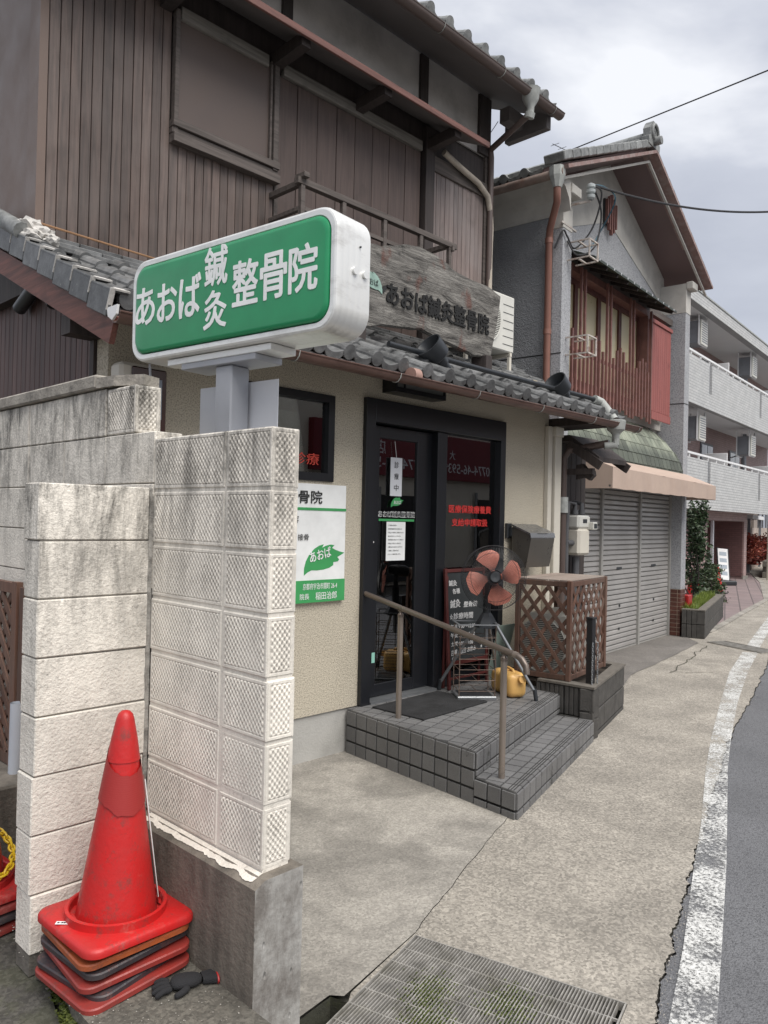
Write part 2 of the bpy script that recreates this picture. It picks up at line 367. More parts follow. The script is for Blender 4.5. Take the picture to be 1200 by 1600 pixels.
def oldwood():
    t = NT('weathered_signboard'); v = t.scale(t.pos, (1.3, 3, 5))
    g = t.noise(2.2, 9, v, .66, .9); h = t.noise(8, 8, t.scale(t.pos, (.5, 3, 8)), .72, .35)
    c = t.mix(t.rng(g, .36, .64), (.032, .029, .026), (.29, .275, .25)); c = t.mix(t.rng(h, .42, .7, 0., .6), c, (.1, .09, .08))
    z = t.sep(); edge = t.rng(t.noise(5, 6, None, .7), .56, .66); c = t.mix(t.math('MULTIPLY', edge, .85), c, (.035, .033, .03))
    c = t.mix(t.rng(t.noise(2.7, 4, t.scale(t.pos, (1.6, 1, 1))), .62, .7, 0., .7), c, (.13, .045, .03))
    return t.fin(c, .85, t.math('ADD', g, h), .02, .9)
MT['oldwood'] = oldwood()
MT['leafp'] = M('faded_leaf_paint', (.26, .38, .33), .8, .3, 30)
def tile_grey():
    t = NT('grey_floor_tile'); c = t.mul((.155, .153, .152), t.math('MULTIPLY', t.rng(t.rand, 0., 1., .88, 1.14), t.rng(t.noise(3, 6), .3, .7, .85, 1.15)))
    c = t.mix(t.rng(t.noise(180, 3), .48, .68, 0., .5), c, (.07, .07, .075))
    c = t.mix(t.math('MULTIPLY', t.rng(t.noise(2.3, 7, None, .75), .6, .66), t.rng(t.noise(60, 4), .4, .55)), c, (.04, .04, .035))
    return t.fin(c, .6, t.noise(180, 3), .0025, .8)
MT['tile'] = tile_grey()
MT['grout'] = M('grout', (.03, .029, .028), .9, .3, 30)
MT['mat'] = (lambda t: t.fin(t.mul((.017, .017, .018), t.rng(t.noise(8, 5), .3, .7, .6, 1.7)), .95, t.noise(300, 2), .006, 1.))(NT('black_doormat'))
MT['rail'] = M('bronze_rail', (.16, .13, .11), .35, .08, 4, metal=.5, rv=.02)
MT['post2'] = M('bronze_post', (.26, .22, .19), .35, .06, 4, metal=.5, rv=.02)
MT['fanblade'] = (lambda t: t.fin(t.mix(t.rng(t.noise(12, 6), .4, .7), (.66, .24, .175), (.52, .16, .11)), .45))(NT('orange_fan_blade'))
MT['fanm'] = flat('fan_metal', (.25, .26, .27), .35, .6)
MT['fand'] = flat('fan_dark', (.025, .028, .032), .4)
MT['wire'] = M('rusty_wire', (.14, .10, .08), .6, .5, 30, metal=.3)
MT['jerry'] = (lambda t: t.fin(t.mix(t.rng(t.noise(5, 4), .4, .7), (.66, .40, .13), (.55, .30, .09)), .38))(NT('yellow_can_plastic'))
MT['plan'] = M('dark_planter_block', (.062, .058, .053), .9, .35, 14, .006, 70, rv=.12)
MT['cap'] = M('planter_cap', (.15, .135, .115), .9, .3, 14, .005, 60)
MT['soil'] = M('soil', (.04, .03, .022), .95, .4, 10, .01, 40)
MT['mail'] = M('mailbox_steel', (.125, .115, .10), .35, .06, 5, metal=.45, rv=.02)
MT['mailc'] = M('mailbox_lid', (.26, .26, .26), .3, .06, 5, metal=.7, rv=.02)
MT['cream2'] = M('cream_pvc', (.62, .58, .5), .5, .05, 5, rv=.02)
MT['acw'] = M('ac_case', (.62, .61, .56), .5, .06, 5, rv=.02)
MT['acg'] = flat('ac_dark', (.03, .03, .033), .6)
MT['pipeo'] = M('orange_brown_pipe', (.25, .12, .09), .45, .1, 5, rv=.02)
MT['pipeb'] = M('brown_pipe', (.11, .08, .07), .45, .1, 5, rv=.02)
MT['shut'] = M('shutter_steel', (.43, .415, .40), .42, .1, 2, metal=.2, dirt=.25, dirtcol=(.2, .18, .16), rv=.05)
MT['shutf'] = M('shutter_rail', (.33, .32, .3), .5, .1, 4, rv=.03)
MT['awn'] = M('peach_canvas', (.47, .36, .295), .8, .06, 3, .001, 300, rv=.02, dirt=.15, dirtcol=(.2, .1, .07))
def patina():
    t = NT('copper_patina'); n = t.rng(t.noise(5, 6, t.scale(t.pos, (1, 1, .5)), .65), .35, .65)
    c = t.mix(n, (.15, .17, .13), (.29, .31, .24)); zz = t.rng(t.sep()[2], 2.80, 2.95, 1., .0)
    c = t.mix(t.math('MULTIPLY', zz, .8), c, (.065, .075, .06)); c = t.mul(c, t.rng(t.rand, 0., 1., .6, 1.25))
    return t.fin(c, .65, n, .002)
MT['patina'] = patina()
MT['redlat'] = M('red_lattice_paint', (.205, .095, .08), .6, .25, 10, rv=.12, dirt=.4, dirtcol=(.11, .05, .04))
MT['redshut'] = Wood('red_shutter', (.29, .088, .075), 'z', .18, .6, .05)
MT['yel'] = M('yellowed_pane', (.52, .45, .28), .35, .06, 2, rv=.04)
MT['fas2'] = M('faded_red_fascia', (.25, .16, .145), .7, .2, 14, dirt=.6, dirtcol=(.38, .36, .34))
MT['sof2'] = M('brown_soffit', (.16, .11, .105), .7, .1, 3)
MT['brick'] = M('brown_brick_tile', (.10, .035, .024), .35, .25, 14, .001, 80, rv=.22)
MT['bjoint'] = M('pale_joint', (.5, .42, .32), .85, .2, 20)
def btile(name, c1, c2, mo, w, h):
    t = NT(name); tcn = t.n('ShaderNodeTexCoord'); x = t.sep(tcn.outputs['Object']); cb = t.n('ShaderNodeCombineXYZ')
    t.l(t.math('ADD', x[0], x[1]), cb.inputs[0]); t.l(x[2], cb.inputs[1])
    b = t.n('ShaderNodeTexBrick'); t.l(cb.outputs[0], b.inputs['Vector']); b.inputs['Color1'].default_value = (*c1, 1); b.inputs['Color2'].default_value = (*c2, 1)
    b.inputs['Mortar'].default_value = (*mo, 1); b.inputs['Scale'].default_value = 1; b.inputs['Mortar Size'].default_value = .006
    b.inputs['Brick Width'].default_value = w; b.inputs['Row Height'].default_value = h; b.offset = .5
    return t.fin(t.mul(b.outputs['Color'], t.rng(t.noise(2.5, 5), .3, .7, .9, 1.06)), .6, t.math('MULTIPLY', b.outputs['Fac'], -1.), .006)
MT['apt'] = btile('grey_wall_tile', (.55, .55, .54), (.49, .495, .49), (.33, .33, .33), .24, .075)
MT['pink'] = btile('pink_wall_tile', (.42, .29, .275), (.37, .25, .235), (.27, .21, .2), .2, .07)
MT['pinkd'] = btile('dark_pink_tile', (.21, .11, .105), (.18, .095, .09), (.12, .07, .07), .2, .07)
MT['aptw'] = M('apt_ceiling', (.7, .7, .7), .8, .03, 2, rv=.01)
MT['rw'] = flat('rail_white', (.78, .78, .78), .5)
MT['agrey'] = flat('slot_grey', (.2, .21, .23), .5)
def pave():
    t = NT('pink_paving'); b = t.n('ShaderNodeTexBrick'); mp = t.n('ShaderNodeMapping'); t.l(t.pos, mp.inputs[0]); mp.inputs['Rotation'].default_value = (0, 0, R(-20))
    t.l(mp.outputs[0], b.inputs['Vector']); b.inputs['Scale'].default_value = 1; b.inputs['Mortar Size'].default_value = .012; b.inputs['Brick Width'].default_value = .6; b.inputs['Row Height'].default_value = .3
    b.inputs['Color1'].default_value = (.25, .195, .19, 1); b.inputs['Color2'].default_value = (.21, .165, .165, 1); b.inputs['Mortar'].default_value = (.12, .1, .1, 1)
    return t.fin(t.mul(b.outputs['Color'], t.rng(t.noise(1.6, 5), .3, .7, .88, 1.1)), .8, t.math('MULTIPLY', b.outputs['Fac'], -1.), .006)
MT['pave'] = pave()
def leafm(name, a, b):
    t = NT(name); tcn = t.n('ShaderNodeNewGeometry'); c = t.mix(t.rng(tcn.outputs['Random Per Island'], 0., 1.), a, b); return t.fin(c, .45)
MT['leaf'] = leafm('dark_leaf', (.022, .045, .02), (.07, .105, .05))
MT['leaf2'] = leafm('bush_leaf', (.03, .055, .025), (.085, .12, .05))
MT['grass'] = leafm('planter_grass', (.10, .16, .02), (.22, .26, .05))
MT['redleaf'] = leafm('red_leaf', (.22, .03, .025), (.33, .10, .06))
def conem(name, c1, c2):
    t = NT(name); n = t.rng(t.noise(5, 7, t.scale(t.pos, (1, 1, .7)), .65), .4, .68)
    c = t.mix(t.math('MULTIPLY', n, .8), c1, c2); c = t.mix(t.rng(t.noise(18, 8, None, .8), .53, .64, 0., .6), c, (.12, .05, .042)); c = t.mix(t.rng(t.noise(9, 8, t.scale(t.pos, (1, 1, .6)), .82), .58, .66, 0., .35), c, (.42, .16, .13)); return t.fin(c, t.rng(n, 0., 1., .34, .6), t.noise(60, 3), .001)
MT['cone'] = conem('cone_red', (.50, .014, .014), (.36, .022, .02))
MT['coneold'] = conem('cone_faded_red', (.3, .035, .028), (.18, .035, .03))
MT['coneblk'] = conem('cone_black', (.035, .03, .035), (.06, .05, .05))
MT['coneor'] = conem('cone_orange', (.42, .10, .03), (.28, .07, .03))
def tapem():
    t = NT('cone_band'); z = t.sep(); w = t.math('SINE', t.math('ADD', t.math('MULTIPLY', z[2], 900.), t.math('MULTIPLY', t.noise(14, 3), 22.)))
    c = t.mix(t.rng(w, -1., 1., 0., .25), (.30, .02, .018), (.38, .04, .036)); return t.fin(c, .55, t.noise(70, 4), .001, .6)
MT['tape'] = tapem()
MT['yellow'] = flat('yellow_chain', (.72, .48, .02), .4)
MT['steelg'] = M('galvanised_grate', (.36, .345, .32), .5, .35, 12, metal=.3, rv=.06, dirt=.6, dirtcol=(.12, .11, .07))
MT['moss'] = leafm('moss', (.03, .045, .008), (.085, .10, .02))
MT['glove'] = (lambda t: t.fin((.018, .018, .02), .95, t.noise(260, 2), .003))(NT('black_knit'))
MT['gcuff'] = (lambda t: t.fin((.42, .42, .42), .95, t.noise(260, 2), .003))(NT('grey_knit'))
MT['red'] = flat('red_paint', (.36, .02, .018), .4)
MT['cable'] = flat('cable_black', (.03, .03, .033), .6)
MT['cableb'] = flat('cable_blue', (.05, .12, .16), .6)
MT['cer'] = flat('porcelain_grey', (.42, .45, .45), .25)
MT['rust'] = M('rusty_white_steel', (.5, .46, .42), .7, .3, 20, rv=.05, dirt=.9, dirtcol=(.2, .08, .04))
MT['pvc'] = M('grey_pvc', (.52, .55, .6), .4, .05, 5)
MT['far'] = M('far_wall', (.45, .38, .33), .9, .1, 1)
MT['farroof'] = M('far_roof', (.16, .18, .21), .7, .1, 1)
# ================================================================ ground
EDGE = [(-20, -6.2), (-3, -.62), (1.0, .68), (2.636, 1.183), (2.874, 1.263), (3.115, 1.331), (3.45, 1.434), (3.79, 1.531), (4.474, 1.739), (5.166, 1.942), (6.096, 2.21),
        (7.174, 2.495), (8.379, 2.761), (10.47, 3.279), (13, 4.0), (18, 5.2), (26, 7.2), (40, 12)]
a_ = R(14.3); g1 = V((cos(a_), sin(a_), 0)); g2 = V((sin(a_), -cos(a_), 0)); GA = V((2.465, 2.137, 0))
gD = GA+g2*.87
PIT = [(GA.x, GA.y), (1.95, 2.008), (1.93, 2.08), (1.64, 2.04), (1.64, (gD-g1*1.06).y), (gD.x, gD.y)]
struct(MB().sheet([(-300, -300), (300, -300), (300, 300), (-300, 300)], [PIT], -.035), 'ground', MT['dirt'])
p = MB()
n = len(PIT)
for i in range(n):
    q, w = PIT[i], PIT[(i+1) % n]; p.add([(*q, -.4), (*w, -.4), (*w, -.001), (*q, -.001)], [(0, 1, 2, 3)])
p.add([(*q, -.32) for q in PIT], [tuple(range(n))])
struct(p, 'drain_channel', MT['pit'])
def rough(pts, n, amp, sd):
    o = []
    for i in range(len(pts)-1):
        for k in range(n):
            x, y = [pts[i][q]+(pts[i+1][q]-pts[i][q])*k/n for q in (0, 1)]; o.append((x, y+amp*(MN.noise(V((x*5, y*5, sd)))+.8*MN.noise(V((x*17, y*17, sd)))+.5*MN.noise(V((x*45, y*45, sd))))))
    return o+[pts[-1]]
je = EDGE[:1]+rough(EDGE[1:14], 26, .022, 5)[:-1]+EDGE[13:]
road_edge = [(x+.002, y-.006-.012*max(0, MN.noise(V((x*6, y*6, 9))))) for i, (x, y) in enumerate(je)]
struct(MB().sheet([(40, 4), (-20, -13.5)]+road_edge, [], -.006), 'road', MT['asphalt'])
seam = [(3.985, 2.66), (3.6, 2.55), (3.216, 2.415), (2.8, 2.27), (2.47, 2.15)]
js = jagline(seam, 7, .006, 3)
fill = [(2.24, 2.10), (2.1, 2.075), (1.95, 2.06), (1.93, 2.08)]
side_poly = je+[(40, 20), (12, 12), (4.15, 9), (4.06, 4.3)]+js+[(2.24, 2.092), (1.935, 2.028), (1.64, 1.99), (1.50, 1.6), (-3, .5)]
PIT2 = [(x, y) for x, y in PIT]
struct(MB().sheet([q for q in je]+[(40, 20), (12, 12), (4.15, 9), (4.06, 4.3)]+js+[(2.24, 2.10), (2.0, 2.045), (1.95, 2.008), (GA.x, GA.y), (gD.x, gD.y), (1.64, (gD-g1*1.06).y), (1.64, .95), (-3, .3)], [], 0.), 'sidewalk', MT['sidewalk'])
jb = [(x-.001, y+.0025) for x, y in js]
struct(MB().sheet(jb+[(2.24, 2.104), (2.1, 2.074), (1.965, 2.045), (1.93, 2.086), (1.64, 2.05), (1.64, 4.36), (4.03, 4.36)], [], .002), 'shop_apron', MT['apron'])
struct(MB().sheet(jagline([(6.95, 3.6), (8.473, 4.13), (10.18, 4.37), (11.61, 4.60), (12.0, 4.9)], 6, .01, 8)+[(12.3, 5.3), (7.6, 4.9), (6.95, 4.9)], [], .005), 'shutter_apron', MT['shopground'])
# repaired crack on the sidewalk near the planter
cr_ = MB()
pts = jagline([(9.4, 3.55), (9.0, 3.9), (9.87, 4.05), (10.6, 4.25), (11.26, 4.35), (11.6, 4.62)], 5, .045, 11)
for i in range(len(pts)-1):
    (x0, y0), (x1, y1) = pts[i], pts[i+1]; d = V((x1-x0, y1-y0)).normalized(); nx, ny = -d.y*.005, d.x*.005
    cr_.add([(x0-nx, y0-ny, .008), (x1-nx, y1-ny, .008), (x1+nx, y1+ny, .008), (x0+nx, y0+ny, .008)], [(0, 1, 2, 3)])
struct(cr_, 'sidewalk_crack', MT['pit'])
wl = [((2.0, .92), (2.12, .80)), ((2.68, 1.141), (2.803, 1.021)), ((3.206, 1.309), (3.324, 1.196)), ((4.028, 1.596), (4.153, 1.479)), ((4.569, 1.776), (4.685, 1.669)), ((5.678, 2.179), (5.80, 2.069)),
      ((6.577, 2.481), (6.707, 2.367)), ((7.823, 2.876), (7.96, 2.76)), ((9.636, 3.437), (9.827, 3.29)), ((11.3, 3.86), (11.45, 3.7))]
w = MB(); k = 0
for i in range(len(wl)-1):
    (a, b), (c, d) = wl[i], wl[i+1]
    for j in range(6):
        t0, t1 = j/6, (j+1)/6; f = lambda p, q, t: (p[0]+(q[0]-p[0])*t, p[1]+(q[1]-p[1])*t, .004)
        w.add([f(b, d, t0), f(b, d, t1), f(a, c, t1), f(a, c, t0)], [(0, 1, 2, 3)])
w.add([(11.9, 3.83, .004), (18, 5.35, .004), (18, 5.5, .004), (11.75, 3.98, .004)], [(0, 1, 2, 3)])
struct(w, 'road_line', MT['paint'])
struct(MB().sheet([(12.15, 4.85), (14.02, 5.2), (16.21, 5.62), (19.92, 6.32), (26, 8.4), (40, 14), (40, 24), (12.2, 12)], [], .012), 'paved_forecourt', MT['pave'])
kb = MB(); kp = [(12.9, 4.93), (14.02, 5.123), (16.21, 5.552), (19.92, 6.24), (26, 8.3), (40, 13.8)]
for i in range(5):
    (x0, y0), (x1, y1) = kp[i], kp[i+1]; kb.beam((x0, y0+.03, -.005), (x1, y1+.03, -.005), .12, .05)
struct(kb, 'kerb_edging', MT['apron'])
# raised slab where the cones stand, darker ground beyond
struct(MB().prism([(1.03, 1.1), (1.44, 1.1), (1.44, 2.9), (1.2, 3.05), (1.19, 2.9), (1.13, 2.6), (1.06, 2.3)], -.02, .25), 'concrete_slab', MT['slab'])
struct(MB().prism([(-4, 1.2), (1.01, 1.2), (1.04, 2.3), (1.11, 2.6), (1.17, 2.9), (1.18, 3.07), (1.49, 3.0), (1.49, 12), (-4, 12)], -.02, .165), 'yard_ground', MT['dirt'])
mo = MB()
for i in range(3000):
    t = rnd.random(); q = [(1.045, 2.2), (1.06, 2.3), (1.13, 2.6), (1.18, 2.88)]; s_ = t*3; j = min(2, int(s_)); f = s_-j
    c = int(t*7)/7+.05
    if abs((t*7) % 1-.5) > .38: continue
    x = q[j][0]+(q[j+1][0]-q[j][0])*f-.012+rnd.gauss(0, .009); y = q[j][1]+(q[j+1][1]-q[j][1])*f+rnd.gauss(0, .012)
    z = .195+rnd.random()*.02; a = rnd.random()*6.28; r = .004+rnd.random()*.004
    mo.add([(x+r*cos(a), y+r*sin(a), z), (x+r*cos(a+2.1), y+r*sin(a+2.1), z+.004), (x+r*cos(a+4.2), y+r*sin(a+4.2), z+.002)], [(0, 1, 2)])
tag(mo.o('moss', MT['moss']), 'green moss clumps growing in the joint left of the cone stack', 'moss', kind='stuff')
# ---------------------------------------------------------------- drain grates
def grate(loc, ang, L_, Wd, pitch, label, cross, bw_=.0022):
    t = T('drain_grate', label, 'drain grate', loc, ang)
    b = MB().box((0, -bw_, -.028), (L_, bw_, .0)).mesh('grate_bar', MT['steelg'])
    k = int(Wd/pitch)
    for i in range(1, k):
        inst(b, 'grate_bar', t, (0, -i*pitch, -.0))
    cb = MB().box((-.002, -Wd, -.012), (.004, 0, -.002)).mesh('cross_bar', MT['steelg'])
    for i in range(int(L_/cross)+1): inst(cb, 'cross_bar', t, (min(i*cross, L_-.004), 0, 0))
    f = MB().box((-.004, -Wd, -.03), (-.0005, 0, .002)).box((L_+.0005, -Wd, -.03), (L_+.006, 0, .002)).box((-.004, .0005, -.03), (L_+.006, .006, .002)).box((-.004, -Wd-.006, -.03), (L_+.006, -Wd-.0005, .002))
    f.o('grate_frame', MT['steelg'], t); return t
o = GA-g1*.832+g2*.006-g1*.008
gt = grate((o.x, o.y, .004), a_, .83, .855, .0128, 'rusty steel drain grate with moss set in the pavement before the block wall', .104)
mg = MB()
for i in range(4200):
    c = ((.35, -.3), (.52, -.22), (.25, -.45), (.12, -.3), (.6, -.5))[i % 5]; x = c[0]+rnd.gauss(0, .06); y = c[1]+rnd.gauss(0, .045)
    if not (0 < x < .82 and -.84 < y < 0): continue
    y = round(y/.0128)*.0128+.0064+rnd.gauss(0, .0012)
    z = -.006+rnd.random()*.007; a = rnd.random()*6.28; r = .003+rnd.random()*.003
    mg.add([(x+r*cos(a), y+r*sin(a), z), (x+r*cos(a+2.1), y+r*sin(a+2.1), z+.003), (x+r*cos(a+4.2), y+r*sin(a+4.2), z+.002)], [(0, 1, 2)])
x_ = mg.o('moss', MT['moss'], gt); x_['kind'] = 'stuff'
grate((11.40, 3.64, .014), R(66), .98, .34, .03, 'narrow steel drain grate crossing the pavement by the far planter', .2, .007)

# ================================================================ block walls
def ribblock(name, ly, lx, h, front=True, end=True, mats=None, seed=0):
    """block seen from -X (front) and -Y (end); origin at its near lower corner"""
    b = MB(); g = .0035; d = .0065
    b.cbox((d, d if end else 0, 0), (lx, ly, h), .003)
    def pan(w, hh, put):
        nx, ny = int(w/g), int(hh/g); vs = []; fs = []
        for j in range(ny+1):
            for i in range(nx+1):
                a, c = i*w/nx, j*hh/ny; mg_ = .013
                e = min(a, w-a, c, hh-c)
                if e < 1e-6: z = 0
                elif e < mg_: z = .0036
                else:
                    u, v = (a+c*.85)/.0195, (a-c*.85)/.0195; tr = lambda q: abs((q % 1)*2-1)
                    z = .0005+(.0066+.0036*MN.noise(V((a*9, c*9, seed))))*(tr(u)*.58+tr(v)*.42)*min(1, (e-mg_)/.006+.25)
                vs.append(put(a, c, z))
        for j in range(ny):
            for i in range(nx): q = j*(nx+1)+i; fs.append((q, q+1, q+nx+2, q+nx+1))
        b.add(vs, fs)
    if front: pan(ly-.004, h-.004, lambda a, c, z: (d-z+.0006, ly-.002-a, .002+c))
    if end: pan(lx-.012, h-.004, lambda a, c, z: (.006+a, d-z+.0006, .002+c))
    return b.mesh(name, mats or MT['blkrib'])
def wallthing(name, label): return T(name, label, 'wall', (1.49, 1.936, 0))
H0 = .636; CH = .2013
bw = T('block_wall', 'painted concrete block wall with embossed criss-cross faces beside the green lightbox post', 'wall', (1.49, 1.936, H0))
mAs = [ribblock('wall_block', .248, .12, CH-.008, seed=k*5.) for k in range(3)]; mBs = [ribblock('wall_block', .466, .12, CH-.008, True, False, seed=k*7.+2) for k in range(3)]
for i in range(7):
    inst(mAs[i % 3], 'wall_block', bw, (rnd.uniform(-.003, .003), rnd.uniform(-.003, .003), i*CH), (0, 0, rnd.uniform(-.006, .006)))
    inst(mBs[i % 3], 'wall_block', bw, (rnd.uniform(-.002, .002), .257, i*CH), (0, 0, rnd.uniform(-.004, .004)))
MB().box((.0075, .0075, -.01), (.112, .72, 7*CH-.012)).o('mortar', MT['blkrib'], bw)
fd = MB(); fd.cur = 0
vs = [(-.05, -.036, -.64), (.14, -.036, -.64), (.14, .86, -.64), (-.05, .86, -.64), (-.05, -.036, -.028), (.14, -.036, -.006), (.14, .86, -.006), (-.05, .86, -.028), (-.006, -.01, -.008), (-.006, .86, -.008), (.12, -.01, -.004)]
fd.add(vs[:8]+[(-.012, -.036, -.008), (-.012, .86, -.008)], [(0, 3, 7, 4), (4, 7, 9, 8), (8, 9, 6, 5), (1, 5, 6, 2), (3, 2, 6, 9, 7)])
fd.cur = 1; fd.add([vs[0], vs[1], vs[5], (-.012, -.036, -.008), vs[4]], [(0, 1, 2, 3, 4)])
fd.o('foundation', [MT['found'], MT['foundend']], bw)
dr = MB()                                   # ragged skirt of spilled paint on the ledge
q = [(-.018-.016*(1+MN.noise(V((i*.11, 1, 0)))*.9+.25*MN.noise(V((i*.5, 5, 0)))), .0+i*.0072) for i in range(96)]; q = [(max(-.047, min(-.006, x)), y) for x, y in q]
for i in range(len(q)-1):
    z = lambda x: -.008-(max(0, -.012-x))/.038*.02+.0035
    dr.add([(.004, q[i][1], -.003), (q[i][0], q[i][1], z(q[i][0])), (q[i+1][0], q[i+1][1], z(q[i+1][0])), (.004, q[i+1][1], -.003)], [(0, 3, 2, 1)])
dr.o('paint_drips', MT['blk'], bw)
# pier
pr = T('block_pier', 'white painted rough block pier standing behind the stack of traffic cones', 'wall', (1.07, 2.66, .25))
pm = MB().cbox((0, 0, 0), (.412, .125, CH-.004), .004).mesh('wall_block', MT['pier'])
for i in range(8):
    z = 1.85-CH*(i+1)
    inst(pm, 'wall_block', pr, (rnd.uniform(-.008, .004), rnd.uniform(-.004, .004), z-.25+.004), (0, 0, rnd.uniform(-.008, .008)))
MB().box((.006, .006, -.08), (.408, .115, 1.59)).o('mortar', MT['mortar'], pr)
mj = MB()
for i in range(160):
    z = -.05+i*.0103; q_ = MN.noise(V((0, 0, z*14))); mj.box((.408-.004*q_, -.001-.004*MN.noise(V((3, 0, z*25))), z), (.4235, .02, z+.0105))
mj.o('mortar_joint', MT['filler'], pr)
# back wall
bk = T('block_wall', 'tall smooth white block wall with grey coping running back behind the pier', 'wall', (1.49, 2.66, .1))
for i in range(11):
    top = 2.268-CH*i; z = top-CH+.004-.1
    y = .16 if i == 0 else .0; first = True; j = 0
    while y < 3.9:
        ln = .4 if not first else (.245 if i == 0 else (.4 if i % 2 else .4))
        if i == 0 and first:
            inst(ribblock('wall_block', ln-.008, .12, CH-.009), 'wall_block', bk, (0, y, z))
        else:
            if y+ln > .1 and (i < 4 or y > .5):
                key = ('bk', round(ln, 2))
                if key not in MT: MT[key] = MB().cbox((0, 0, 0), (.12, ln-.004, CH-.004), .0035).mesh('wall_block', MT['blk'])
                inst(MT[key], 'wall_block', bk, (rnd.uniform(-.003, .003), y, z))
        first = False; y += ln
MB().box((.009, .02, 0.), (.11, 4.0, 1.95)).box((.009, .175, 1.9), (.11, 4, 2.16)).o('mortar', MT['mortar'], bk)
MT['cope'] = M('coping_stone', (.30, .275, .24), .9, .3, 12, .005, 60, dirt=.6)
cp = MB()
cp.cbox((-.022, .46, 2.172), (.142, 4.0, 2.232), .008).prism([(-.02, .455), (.14, .455), (.15, .24), (.06, .2), (-.005, .33)], 2.172, 2.215)
cp.o('coping', MT['cope'], bk)
MB().cbox((1.22, 3.55, .1), (1.485, 6, .53), .01).o('concrete_ledge', MT['found'], None)
tag(bpy.data.objects['concrete_ledge'], 'low rough concrete ledge at the foot of the white block wall on the left', 'ledge')
t = MB().tube([(1.41, 3.72, .531), (1.405, 3.70, .86)], .027, 16, False).tube([(1.405, 3.70, .86), (1.41, 3.72, .531)], .023, 16, False).o('drain_pipe', MT['pvc'], None, True)
tag(t, 'short upright grey plastic pipe stub beside the white block pier', 'pipe')
lp = T('trellis', 'brown wooden lattice panel leaning on the white wall at the left edge', 'trellis', (1.44, 3.82, .53), R(90))
for a, b in (((0, 0, 0), (0, 0, .88)), ((.9, 0, 0), (.9, 0, .88))): MB().beam(a, b, .03, .06, (1, 0, 0)).o('frame_bar', MT['lat'], lp)
for z in (.03, .85): MB().beam((.03, 0, z), (.87, 0, z), .03, .05).o('frame_bar', MT['lat'], lp)
MB().beam((-.09, -.02, .0), (-.09, -.02, .86), .07, .05, (1, 0, 0)).o('frame_bar', MT['lat'], lp)
for s in (0, 1):
    for i in range(-8, 9):
        x0 = .45+i*.11; 
        for t_ in ((-.4, .4),):
            pa = []
            for z in (.055, .825):
                x = x0+((z-.44) if s else -(z-.44)); pa.append((x, z))
            (xa, za), (xb, zb) = pa
            # clip to frame
            def cl(xa, za, xb, zb):
                lo, hi = .03, .87
                for _ in range(2):
                    if xa < lo: za += (lo-xa)*(zb-za)/(xb-xa); xa = lo
                    if xa > hi: za += (hi-xa)*(zb-za)/(xb-xa); xa = hi
                    xa, za, xb, zb = xb, zb, xa, za
                return xa, za, xb, zb
            if max(xa, xb) < .05 or min(xa, xb) > .85: continue
            xa, za, xb, zb = cl(xa, za, xb, zb)
            if abs(za-zb) < .05: continue
            MB().beam((xa, .006*(1 if s else -1), za), (xb, .006*(1 if s else -1), zb), .034, .01, (0, 1, 0)).o('lattice_slat', MT['lat'], lp)
def vine(): pass
# ================================================================ traffic cones
def rsq(h, r, n=6):
    o = []
    for cx, cy, a0 in ((h-r, h-r, 0), (-h+r, h-r, 90), (-h+r, -h+r, 180), (h-r, -h+r, 270)):
        for i in range(n+1): a = R(a0+90*i/n); o.append((cx+r*cos(a), cy+r*sin(a)))
    return o
def plate(mb, h, r, levels, hole=None):
    k = None
    for i, (dh, z) in enumerate(levels):
        o = len(mb.v); ring = rsq(h+dh, max(.01, r+dh)); n = len(ring); mb.v += [(x, y, z) for x, y in ring]
        if i:
            for j in range(n): mb.f.append((o-n+j, o-n+(j+1) % n, o+(j+1) % n, o+j)); mb.mi.append(mb.cur)
    if hole:
        o = len(mb.v); n = len(ring)
        rr = [(x/hypot(x, y)*hole, y/hypot(x, y)*hole) for x, y in ring]; mb.v += [(x, y, levels[-1][1]+.004) for x, y in rr]
        for j in range(n): mb.f.append((o-n+j, o-n+(j+1) % n, o+(j+1) % n, o+j)); mb.mi.append(mb.cur)
def base_mesh(name, mat, h=.2, under=None):
    b = MB(); plate(b, h, .05, [(-.012, 0.0), (.0, .004), (0, .02), (-.006, .028), (-.016, .032)], .155)
    b.lathe([(.162, .03), (.162, .058), (.152, .060), (.148, .056), (.146, .032), (.126, .026)], 40)
    return b.mesh(name, mat, True)
def thin_base(mat, h):
    b = MB(); plate(b, h, .045, [(-.004, 0.0), (.0, .003), (0, .017), (-.004, .021), (-.03, .023)], .12)
    return b.mesh('cone_base', mat, True)
def tilt(rx, ry, rz): return (R(rx), R(ry), R(rz))
CX, CY = 1.252, 2.405
stack = [(.252, 'coneold', (-.012, -.012), tilt(-1, -3, 3), .188, 'dull dark red cone base lying lowest in the stack by the block pier'),
         (.281, 'coneblk', (.0, .01), tilt(1, -4.5, 9), .182, 'black rubber cone base just above the lowest red base of the stack'),
         (.308, 'coneold', (.006, .005), tilt(2, -3.0, -3), .186, 'cracked faded red cone base in the middle of the stack by the pier'),
         (.337, 'coneblk', (.004, .01), tilt(-.5, -3, 3), .182, 'black rubber cone base second from the top of the stack'),
         (.368, 'coneor', (.003, .008), tilt(0, -2, -2), .186, 'orange cone base directly beneath the bright red top cone')]
for z, m_, (dx, dy), rt, h, lab in stack:
    t = T('traffic_cone', lab, 'traffic cone', (CX+dx, CY+dy, z), 0, 'cones stacked beside the pier'); t.rotation_euler = rt
    inst(thin_base(MT[m_], h), 'cone_base', t)
    MB().lathe([(.119, .01), (.1, .09), (.03, .3)], 20).o('cone_body', MT[m_], t, True)
tc_ = T('traffic_cone', 'bright red traffic cone with worn taped band on top of the stack', 'traffic cone', (CX, CY, .400), R(2), 'cones stacked beside the pier')
